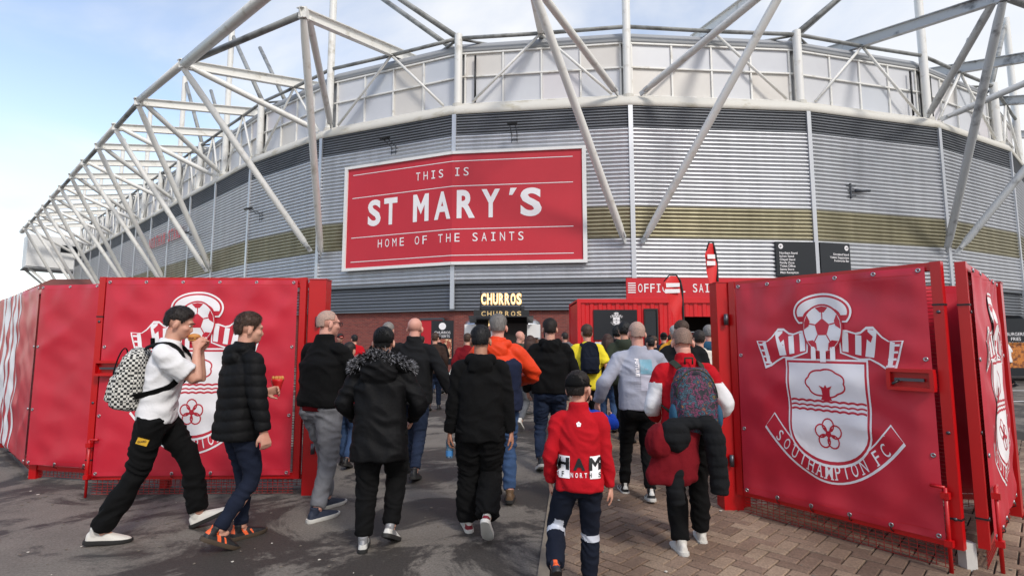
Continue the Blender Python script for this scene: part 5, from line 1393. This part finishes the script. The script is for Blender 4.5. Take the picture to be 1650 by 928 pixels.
# ---- boy in black quilted jacket
P2_ = person('boy in black quilted jacket and dark jeans walking past the crest banner', (-2.09, 4.10), -38, 1.72, lean=3, fat=.98,
    feet=((-.07, .10, 0, 0, 0), (.08, -.14, .0, 28, -8)), hands=((-.03, .22, 1.14), (.31, .07, .80)), curls=(1.0, .8), look=(-18, -3),
    top=dict(m='black_nylon', hem=.80, ease=1.14, hemw=1.02, sw=1.22, folds=.004, puff=.010, hood='down', collar=True, name='quilted_jacket'), bottom=dict(m='jeans_indigo', w=.98, folds=.006),
    shoes=dict(u='shoe_black', s='gum_sole', acc='shoe_orange'), hair=('crop', 'hair_brown', .022))
t = worn('food_wrapper', 'red paper food wrapper in the hand of the boy in quilted jacket', 'wrapper', P2_); w_ = P2_['wri'][0]
mb = MB(); c = w_ + V((.03, .09, .03)); mb.loft([[c + V((math.cos(a)*r*(1+.25*math.sin(3*a+k)), math.sin(a)*r, z)) for a in [2*math.pi*q/12 for q in range(12)]] for k, (r, z) in enumerate(((.018, -.05), (.032, 0), (.048, .05), (.05, .07)))]); put(mb, 'paper', 'wrapper_red', t, P2_)
mb = MB(); rr = random.Random(2)
for k in range(9): mb.ell(c + V((rr.uniform(-.03, .03), rr.uniform(-.03, .03), .075)), (.014, .012, .02), n=8)
put(mb, 'food', 'bun', t, P2_)

# ---- bald man with glasses, grey jeans
def d3(c):
    T = c['T']; mb = MB()
    for s in (-1, 1):
        mb.tube([T(V((s*.082, -.02, .012))), T(V((s*.077, .05, .016))), T(V((s*.062, .10, .012)))], .0028, 6)
        mb.tube([T(V((s*.034+.025*math.cos(a), .106, .004+.019*math.sin(a)))) for a in [2*math.pi*k/14 for k in range(15)]], .0026, 6)
    mb.tube([T(V((-.010, .108, .008))), T(V((.010, .108, .008)))], .0025, 6); child(c, mb, 'glasses', 'glasses')
    mb = MB(); U_ = c['U']
    mb.loft([ring(U_(0, -.008, z), c['X'], c['Y'], .168*1.1, .122*1.1, 22, 2.5) for z in (.895, .96)]); child(c, mb, 'red_shirt_hem', 'dark_red')
person('bald man with glasses in short black jacket and faded grey jeans', (-1.70, 4.80), -24, 1.80, fat=1.14, lean=2,
    feet=((-.05, .15, 0, 0, -10), (.12, -.14, 0, 0, -14)), hands=((-.10, .30, 1.06), (.10, .30, 1.06)), curls=(.9, .9), look=(-28, -2), poles=((-1, -.5, -.3), (1, -.5, -.3)),
    top=dict(m='black_cloth', hem=.93, ease=1.10, hemw=1.0, sw=1.2, collar=True), bottom=dict(m='jeans_grey', w=1.12, folds=.009), shoes=dict(u='shoe_navy', s='rubber_white'),
    hair=('ring', 'stubble_grey', .003), skin_m='skin_pink', detail=d3)

# ---- person in fur-trimmed hood
def d4(c):
    U_ = c['U']; rr = random.Random(9); mb = MB()
    for k in range(5200):
        a = R(rr.uniform(-112, 112)); jt = rr.uniform(-1, 1)
        p = U_(.235*math.sin(a), -.150*math.cos(a)+.0, 1.545 - .115*abs(math.sin(a))**1.6 + jt*.03)
        o_ = V((math.sin(a), -math.cos(a), rr.uniform(-.3, 1.1))) + V((rr.uniform(-.8, .8), rr.uniform(-.8, .8), rr.uniform(-.6, .6))); o_.normalize()
        q = o_.cross(V((rr.uniform(-1, 1), rr.uniform(-1, 1), rr.uniform(-1, 1)))).normalized()*.0035; L_ = rr.uniform(.04, .075)
        mid = p + o_*L_*.6 + V((0, 0, -.006)); tip = p + o_*L_ + V((rr.uniform(-.01, .01), 0, -.016))
        mb.add([p-q, p+q, mid+q*.7, mid-q*.7, tip], [(0, 1, 2, 3), (3, 2, 4)], 0 if rr.random() < .5 else 1)
    o = child(c, mb, 'fur_trim', ['fur_grey', 'black_cloth'], 'top', False); o['kind'] = 'stuff'
    T = c['T']; b = MB(); b.loft([[T(V((math.cos(a)*.084*math.cos(p), -.018+math.sin(a)*.106*math.cos(p), .02+.110*math.sin(p)))) for a in [2*math.pi*k/20 for k in range(20)]] for p in [R(-15+16*j) for j in range(7)]]); child(c, b, 'beanie', 'black_cloth')
    b = MB(); pts = [U_(.225*math.sin(a), -.138*math.cos(a)+.0, 1.515-.115*abs(math.sin(a))**1.6) for a in [R(-112+224*k/24) for k in range(25)]]; b.tube(pts, .042, 10); child(c, b, 'hood_rim', 'black_cloth', 'top')
person('person in long black padded coat with grey fur-trimmed hood, seen from behind', (-.99, 4.05), 2, 1.61, fat=1.08, lean=3,
    feet=((-.10, -.06, 0, 0, 10), (.10, .02, .0, 26, -12)), hands=((-.23, .20, .98), (.23, .20, .98)), poles=((-.8, -.8, -.2), (.8, -.8, -.2)),
    top=dict(m='black_nylon', hem=.70, ease=1.14, hemw=1.05, sw=1.25, folds=.011, hood='big', name='padded_coat'), bottom=dict(m='black_cloth', w=1.3, hem=.95, folds=.011), shoes=dict(u='shoe_silver', s='rubber_dark', acc='rubber_white', flag='panel'),
    hair=('crop', 'hair_black', .012), detail=d4)

# ---- bald man in long black jacket, arm swinging
person('tall bald man in black jacket with right arm swung out, walking ahead', (-1.13, 6.07), -4, 1.81, fat=1.16, lean=4,
    feet=((-.09, .22, 0, 0), (.09, -.20, 0, 12)), hands=((-.26, .12, .92), (.43, -.04, .93)), poles=(None, (.6, -1, 0)), top=dict(m='charcoal', hem=.82, ease=1.10, sw=1.22, collar=True, folds=.009), bottom=dict(m='jeans_dark', w=1.05), shoes=dict(u='shoe_black', s='rubber_dark'),
    hair=None, skin_m='skin_pink')

# ---- boy in black hoodie with bottle
P6 = person('boy in baggy black hooded top and trousers carrying a water bottle', (-.25, 4.25), 3, 1.63, fat=.98, lean=3,
    feet=((-.10, .16, 0, -6, 12), (.06, -.18, .02, 48, -10)), hands=((-.27, .05, .80), (.27, .02, .82)), curls=(.8, .5), look=(-6, 0),
    top=dict(m='black_cloth', hem=.80, ease=1.16, hemw=.95, sw=1.2, hood='down', folds=.010, name='hooded_top'), bottom=dict(m='black_cloth', w=1.36, hem=1.3, folds=.012), shoes=dict(u='rubber_white', s='rubber_white', acc='shoe_red', flag='panel', hi=True),
    hair=('short', 'hair_black', .016), skin_m='skin_tan')
t = worn('water_bottle', 'clear blue water bottle in the hand of the boy in black hooded top', 'bottle', P6); w_ = P6['wri'][0]; d = (P6['wri'][0]-P6['elb'][0]).normalized()
c = w_ + d*.10 + V((.012, .012, 0)); mb = MB()
prof_b = [(-.115, .024), (-.11, .030), (-.04, .031), (-.03, .028), (-.02, .031), (.03, .031), (.055, .022), (.066, .012), (.08, .012)]
mb.loft([[c + V((r*math.cos(a), r*math.sin(a), z)) for a in [2*math.pi*k/16 for k in range(16)]] for z, r in prof_b]); put(mb, 'bottle_body', 'bottle_plastic', t, P6)
mb = MB(); mb.loft([[c + V((r*math.cos(a), r*math.sin(a), z)) for a in [2*math.pi*k/16 for k in range(16)]] for z, r in ((.078, .014), (.098, .014))]); put(mb, 'cap', 'bottle_label', t, P6, False)
mb = MB(); mb.loft([[c + V((r*math.cos(a), r*math.sin(a), z)) for a in [2*math.pi*k/16 for k in range(16)]] for z, r in ((-.095, .0318), (-.05, .0325))], False); put(mb, 'label_band', 'bottle_label', t, P6)

# ---- man in orange and navy jacket
def mf7(c, x):
    if c.z > 1.33 - .05*math.cos(c.x*9): return 0
    for i in (0, 1):
        for a, b in ((x['sh'][i], x['elb'][i]), (x['elb'][i], x['wri'][i])):
            d = b-a; t_ = min(1, max(0, (c-a).dot(d)/d.length_squared))
            if (c-a-d*t_).length < .098: return 0
    return 1
person('grey-haired man in orange and navy outdoor jacket and blue jeans', (-.14, 5.22), -2, 1.79, fat=1.20, lean=2,
    feet=((-.10, .20, 0, 0), (.12, -.10, 0, 4)), hands=((-.16, .30, 1.10), (.18, .30, 1.10)), poles=((-1, -.45, -.1), (1, -.45, -.1)),
    top=dict(m=['orange_nylon', 'navy'], mf=mf7, hem=.86, ease=1.12, hemw=1.04, sw=1.34, folds=.010, collar=True, hood='down', name='outdoor_jacket'), bottom=dict(m='jeans_blue', w=1.08, folds=.009), shoes=dict(u='shoe_brown', s='rubber_dark'), hair=('short', 'hair_grey', .014), skin_m='skin_pink')
# ---- man in black hoodie
person('broad man in black hooded top and dark jeans walking on the asphalt edge', (.46, 6.40), -2, 1.80, fat=1.14, lean=3,
    feet=((-.12, -.14, .0, 22, 8), (.10, .20, 0, 0)), hands=((-.27, .10, .92), (.22, .26, 1.05)), top=dict(m='black_cloth', hem=.90, ease=1.10, sw=1.25, hood='down', folds=.009, name='hooded_top'), bottom=dict(m='jeans_dark', w=1.06, folds=.009), shoes=dict(u='shoe_black', s='rubber_white'), hair=('crop', 'hair_dark', .014))

# ---- boy in red top and cap, nearest
def d9(c):
    f = patch_fn(c, -1, 1.0); st = .02
    us, vs = grid(-.25, .25, st), grid(.85, 1.5, st)
    z0 = 1.02 + (c['zp']-.925); pr = P2()
    for u0, u1 in ((-.165, -.075), (.085, .165)): pr.poly([(u0, z0-.055), (u1, z0-.055), (u1, z0+.115), (u0, z0+.115)], 1, 0)
    for k, ch in enumerate('HAM'): pr.fit(ch, -.125+.125*k, z0+.008, .095, .095, 3, 1, bold=.05)
    for k, ch in enumerate('OF NORTH S'):
        if ch != ' ': pr.fit(ch, -.165+.036*k, z0-.045, .020, .036, 3, 0 if not (-.165 < -.165+.036*k < -.075 or .085 < -.165+.036*k < .165) else 1, bold=.02)
    zc = 1.385 + (c['zp']-.925)
    for k in range(5): a = R(90+72*k); pr.ellipse(.012*math.cos(a), zc+.012*math.sin(a), .009, .009, 2+k*.2, 0, 10)
    for it in pr.items:
        q = P2(); q.items = [it]; q.lay(f, us, vs, .0012).build('print_mark', ['print_white', 'print_black'], c['top'], True, local=True)
    T = c['T']; b = MB()
    b.loft([[T(V((math.cos(a)*.086*math.cos(p), -.020+math.sin(a)*.108*math.cos(p), .026+.100*math.sin(p)))) for a in [2*math.pi*k/24 for k in range(24)]] for p in [R(-4+15*j) for j in range(7)]]); o = child(c, b, 'cap', 'black_cloth')
    b = MB(); v = []
    for j, (y, z, w_) in enumerate(((.07, .035, .074), (.10, .034, .070), (.135, .028, .056), (.155, .020, .03))): v.append([T(V((x*w_, y - .02*abs(x)**2, z - .012*x*x))) for x in (-1, -.6, 0, .6, 1)] )
    b.loft([r + [q - V((0, 0, .006)) for q in reversed(r)] for r in v]); oo = child(c, b, 'peak', 'black_cloth'); oo.parent = o
    e = MB()
def mf9(c, kn, an):
    i = 0 if c.x < 0 else 1; d = an[i]-kn[i]; t = (c-kn[i]).dot(d)/d.length_squared; return 1 if .10 < t < .22 and ((c-kn[i])-d*t).length < .12 else 0
person('boy in red printed top and black cap with navy trousers, closest to the camera', (.41, 3.30), -8, 1.29, fat=.92, lean=4, hs=1.18,
    feet=((-.19, -.30, .13, 55, 12), (.07, .10, 0, 0, -6)), hands=((-.245, .07, .88), (.255, .06, .84)), curls=(.5, .45), look=(-22, 2),
    top=dict(m='red_top', hem=.85, ease=1.08, hemw=1.12, sw=1.08, folds=.009, collar=True, name='training_top'), bottom=dict(m=['navy_dark', 'reflective'], mf=mf9, w=1.12, hem=1.15, folds=.008), shoes=dict(u='shoe_navy', s='shoe_black', acc='shoe_orange'),
    hair=('crop', 'hair_dark', .012), detail=d9)

# ---- bald man in lilac-grey sweatshirt
def d10(c):
    f = patch_fn(c, -1, 1.0); us, vs = grid(-.3, .3, .02), grid(.85, 1.5, .02); dz = c['zp']-.925; pr = P2()
    pr.poly([(-.015, 1.25+dz), (.105, 1.25+dz), (.105, 1.39+dz), (-.015, 1.39+dz)], 1, 1)
    for k in range(9): pr.poly([(-.075, 1.225+dz-k*.016), (.115-.01*(k % 3), 1.225+dz-k*.016), (.115-.01*(k % 3), 1.229+dz-k*.016), (-.075, 1.229+dz-k*.016)], 1, 2)
    pr.poly([(-.015, 1.09+dz), (.11, 1.09+dz), (.11, 1.235+dz), (-.015, 1.235+dz)], .5, 1 if False else 2)
    for k, ch in enumerate('FUTURE'): pr.fit(ch, -.062, 1.385+dz-k*.029, .025, .036, 2, 0, bold=.05, rot=R(-90))
    for it in pr.items:
        q = P2(); q.items = [it]; q.lay(f, us, vs, .0012).build('print_mark', ['print_white', 'print_teal', 'print_pale'], c['top'], True, local=True)
P10 = person('bald man in pale lilac sweatshirt with back print, hand in hand with a child', (1.24, 5.22), 0, 1.73, fat=1.10, lean=2,
    feet=((-.12, .22, 0, 0), (.06, -.12, 0, 10, -6)), hands=((-.40, .08, .96), (.26, .22, 1.0)), poles=((-.6, -1, 0), (1, -.6, 0)), top=dict(m='lilac_grey', hem=.90, ease=1.08, hemw=.95, sw=1.16, folds=.009, name='sweatshirt'), bottom=dict(m='black_cloth', w=1.0, folds=.007), shoes=dict(u='shoe_black', s='rubber_white', acc='rubber_white'), hair=('buzz', 'stubble_grey', .0025), skin_m='skin_pink', detail=d10)
# ---- child in blue holding his hand
person('small child in royal blue jacket reaching up to hold the bald man\'s hand', (.66, 4.92), -15, 1.06, fat=1.12, hs=1.25, hands=((-.30, .02, 1.05), (.40, .22, 1.36)), poles=((-1, -.3, -.4), (1, -.5, -.6)), feet=((-.09, .12, 0, 0), (.09, -.12, 0, 12)),
    top=dict(m='royal_blue', hem=.84, ease=1.15, sw=1.4, folds=.006), bottom=dict(m='black_cloth'), hair=('crop', 'hair_dark', .014))

# ---- man in red and white jacket with patterned backpack and coats
def mf11(c, x):
    e, w_, s_ = x['elb'], x['wri'], x['sh']
    if abs(c.x) > .205 and c.z < 1.30 and c.z > 1.02 and c.y < .16: return 1
    return 0
P11 = person('grey cropped man in red and white jacket wearing a patterned backpack', (1.31, 4.02), -3, 1.62, fat=1.10, lean=4,
    feet=((-.11, -.12, 0, 4, 4), (.12, .14, 0, 0, -8)), hands=((-.20, .24, 1.00), (.24, .20, .98)), poles=((-.7, -1, -.2), (.8, -.9, -.2)), look=(-8, -12),
    top=dict(m=['red_top', 'white_cotton'], mf=mf11, hem=.92, ease=1.06, sw=1.15, collar=True, folds=.009, name='track_jacket'), bottom=dict(m='black_cloth', w=1.12, hem=1.2, folds=.009), shoes=dict(u='shoe_white', s='rubber_white'), hair=('buzz', 'stubble_brown', .004), skin_m='skin_pink')
bp11 = backpack('patterned purple and teal backpack on the man in red and white jacket', P11, 'pattern_cloth', 'pattern_cloth', wd=.17, h=.50, d=.10, z=1.18, back=-.225, strap_m='olive', gk=1.1)
mb = MB()
for s in (-1, 1): mb.ell(P11['U'](s*.165, -.25, 1.06), (.035, .07, .10), n=12)
put(mb, 'side_pockets', 'teal_blue', bp11, P11)
# coats slung from the backpack
U_ = P11['U']
t = worn('slung_coat', 'dark red coat hanging from the patterned backpack', 'coat', P11); mb = MB()
mb.loft([ring(U_(-.24 + .03*k, -.30 + .01*k, z), V((1, 0, 0)), V((0, 1, 0)), rx, ry, 18, 2.4) for k, (z, rx, ry) in enumerate(((.58, .15, .06), (.62, .19, .085), (.75, .17, .10), (.88, .15, .10), (.96, .13, .08), (1.02, .08, .05)))])
mb.ell(U_(-.30, -.33, .88), (.10, .09, .13), n=14); me = remesh(mb, .011, 3); displace(me, foldnoise(4.4, .012, 4, 10)); put_me(me, 'coat_body', 'dark_red', t, P11)
t = worn('slung_jacket', 'black padded jacket with hood hanging from the patterned backpack', 'jacket', P11); mb = MB()
mb.ell(U_(-.19, -.36, .93), (.115, .085, .125), n=18); mb.ell(U_(-.09, -.36, 1.02), (.15, .055, .04), n=14); mb.ell(U_(.04, -.36, 1.02), (.07, .06, .06), n=12)
limb(mb, [U_(.06, -.36, 1.02), U_(.09, -.37, .92), U_(.11, -.36, .75), U_(.12, -.34, .52)], [.06, .075, .07, .06], 12, 14); limb(mb, [U_(-.16, -.33, .70), U_(-.20, -.33, .55), U_(-.18, -.33, .44)], [.05, .06, .05], 12, 8)
me = remesh(mb, .010, 2); displace(me, lambda c: foldnoise(8.1, .006, 8, 8)(c) + .008*(abs(math.sin(c[2]*math.pi/.08))**.6-.6)); put_me(me, 'jacket_body', 'charcoal', t, P11)

# ---- further back
FG = 'people walking towards the stadium'
def far(label, loc, face, H, topm, botm='jeans_dark', hair=('crop', 'hair_dark', .014), fat=1.08, hem=.84, skin_m='skin_fair', shoes=None, hood=None, ease=1.1, mf=None, feet=None, hands=None, look=(0, 0), detail=None, sleeve=1.0, name='jacket', sw=1.2, lean=3):
    ph = (loc[0]*7.3+loc[1]*3.1) % 1
    ft = feet or (((-.09, .16, 0, 0), (.09, -.16, 0, 18)) if ph > .5 else ((-.09, -.14, 0, 15), (.09, .14, 0, 0)))
    hn = hands or ((-.27, .16-.2*ph, .90), (.27, -.05+.25*ph, .90))
    return person(label, loc, face, H, None, fat, lean, ft, hn, top=dict(m=topm, hem=hem, ease=ease, sw=sw, hood=hood, mf=mf, sleeve=sleeve, name=name, folds=.008), bottom=dict(m=botm, folds=.008), shoes=shoes, hair=hair, skin_m=skin_m, near=False, look=look, detail=detail)
def capd(m):
    def f(c):
        T = c['T']; b = MB(); b.loft([[T(V((math.cos(a)*.086*math.cos(p), -.020+math.sin(a)*.108*math.cos(p), .026+.104*math.sin(p)))) for a in [2*math.pi*k/16 for k in range(16)]] for p in [R(-4+18*j) for j in range(6)]]); o = child(c, b, 'cap', m)
        b = MB(); b.loft([[T(V((x*.07, .06, .034))) for x in (-1, 0, 1)] + [T(V((x*.07, .06, .026))) for x in (1, 0, -1)], [T(V((x*.05, .15, .02))) for x in (-1, 0, 1)] + [T(V((x*.05, .15, .014))) for x in (1, 0, -1)]]); oo = child(c, b, 'peak', m); oo.parent = o
    return f
far('person in red jacket and blue jeans hidden behind the bald man with glasses', (-2.02, 6.55), -5, 1.50, 'dark_red', 'jeans_blue', fat=1.15)
far('grey-haired man in dark jacket behind the fur-hooded coat', (-1.88, 8.0), 4, 1.80, 'black_cloth', hair=('short', 'hair_grey', .012), skin_m='skin_pink', fat=1.15)
y13 = far('person in bright yellow shirt with a navy backpack', (1.14, 8.0), 2, 1.76, 'yellow_top', 'charcoal', hem=.80, sleeve=.6, name='shirt', hair=('crop', 'hair_brown', .02), shoes=dict(u='shoe_white', s='rubber_white'), sw=1.15)
backpack('navy blue backpack on the person in the yellow shirt', y13, 'navy_dark', 'navy_dark', wd=.135, h=.46, d=.085, z=1.27, strap_m='navy_dark')
far('woman with long dark hair in black coat beyond the yellow shirt', (1.62, 9.0), -10, 1.64, 'black_cloth', 'jeans_blue', hair=('long', 'hair_long', .014), fat=.98)
far('tall person in dark olive coat with raised collar before the black crest panel', (1.72, 8.1), -15, 1.80, 'olive', 'charcoal', hood='down', hair=('crop', 'hair_black', .024), fat=1.1)
far('person in black hood and coat beside the olive coat', (1.86, 9.4), -30, 1.78, 'black_nylon', 'black_cloth', hood='big', hair=('crop', 'hair_black', .03), fat=1.12)
far('short dark-haired person in black top in the shop queue', (2.52, 9.6), 10, 1.58, 'black_cloth', hair=('crop', 'hair_black', .02))
far('person with tied-back hair facing the camera side in the shop queue', (3.02, 11.2), 120, 1.62, 'charcoal', hair=('crop', 'hair_brown', .02))
far('grey-haired person in mustard and navy jacket by the shop container', (2.78, 9.0), -4, 1.78, ['mustard', 'navy_dark'], hair=('short', 'hair_silver', .014), mf=lambda c, x: 0 if c.z > 1.24 else 1, hood='down', fat=1.12)
far('man with brown cropped hair in dark jacket just beyond the red and white jacket', (1.98, 6.15), -8, 1.76, 'charcoal', fat=1.16, hood='down', hair=('short', 'hair_brown', .012))
far('person in cream coat between the dark jacket and the teal jacket', (2.62, 7.4), -12, 1.66, 'cream', 'charcoal', hair=('crop', 'hair_dark', .016), hem=.72)
far('grey-haired man in teal blue jacket beside the right gate post', (2.98, 8.0), -16, 1.76, 'teal_blue', hair=('short', 'hair_grey', .014), hood='down', skin_m='skin_pink', fat=1.14)
far('person in grey coat at the shop doorway', (5.2, 15.2), 20, 1.70, 'grey_cloth')
far('person in red top at the shop doorway', (4.7, 15.8), -60, 1.72, 'dark_red')
far('bald man in dark jacket turned sideways below the churro sign', (.12, 11.0), -70, 1.74, 'olive', 'charcoal', hair=None, skin_m='skin_pink', fat=1.12)
far('person with long brown hair and white shoes walking before the churro trailer', (.30, 9.2), -20, 1.62, 'brown_dark', 'grey_cloth', hair=('long', 'hair_long', .016), shoes=dict(u='shoe_white', s='rubber_white'), fat=1.0, feet=((-.09, -.26, .03, 40), (.09, .2, 0, 0)))
far('person in blue cap and dark jacket beside the churro trailer', (.80, 12.2), -25, 1.78, 'charcoal', detail=capd('navy'))
far('person in green jacket at the churro hatch', (.32, 14.0), 15, 1.70, 'olive', 'charcoal')
far('person in dark top waiting at the churro hatch', (-.72, 15.0), 5, 1.72, 'black_cloth', hair=('crop', 'hair_black', .018))
far('person in blue jeans and dark jacket near the brick wall, left of a red coat', (-4.62, 14.2), -140, 1.72, 'charcoal', 'jeans_blue', detail=capd('dark_red'))
far('person in bright red coat near the brick wall at left', (-4.15, 14.0), 30, 1.68, 'red_top', 'black_cloth', hair=('crop', 'hair_black', .02))
far('man in white cap and dark teal jacket before the red door', (-2.42, 13.0), -10, 1.76, 'teal_blue', detail=capd('white_cotton'))
far('person in dark coat walking before the red door', (-2.62, 15.4), 15, 1.66, 'black_cloth', hair=('crop', 'hair_dark', .02))
far('man in grey cap and black jacket reading the food poster', (-2.15, 15.6), 30, 1.75, 'black_nylon', 'jeans_blue', detail=capd('grey_cloth'), skin_m='skin_pink')
far('person in dark jacket in front of the white capped man', (-1.72, 11.8), 0, 1.70, 'brown_dark', hair=('crop', 'hair_brown', .016))
far('person in white shirt standing by the white van at far right', (16.3, 17.6), 20, 1.74, 'white_cotton', 'black_cloth', name='shirt', sleeve=.6)
far('person in maroon jacket halfway to the churro trailer', (-.95, 11.2), -8, 1.68, 'dark_red', 'black_cloth', hair=('crop', 'hair_brown', .018))
far('person in light grey hooded jacket left of the shop container', (1.35, 13.4), 12, 1.74, 'grey_cloth', 'black_cloth', hood='down')
far('person in black woolly hat and navy coat in the shop queue', (3.55, 12.4), -20, 1.72, 'navy', 'black_cloth', detail=capd('black_cloth'))
far('long-haired person in brown coat and jeans by the feather flags', (3.9, 10.6), -12, 1.62, 'brown_dark', 'jeans_blue', hair=('long', 'hair_brown', .016))
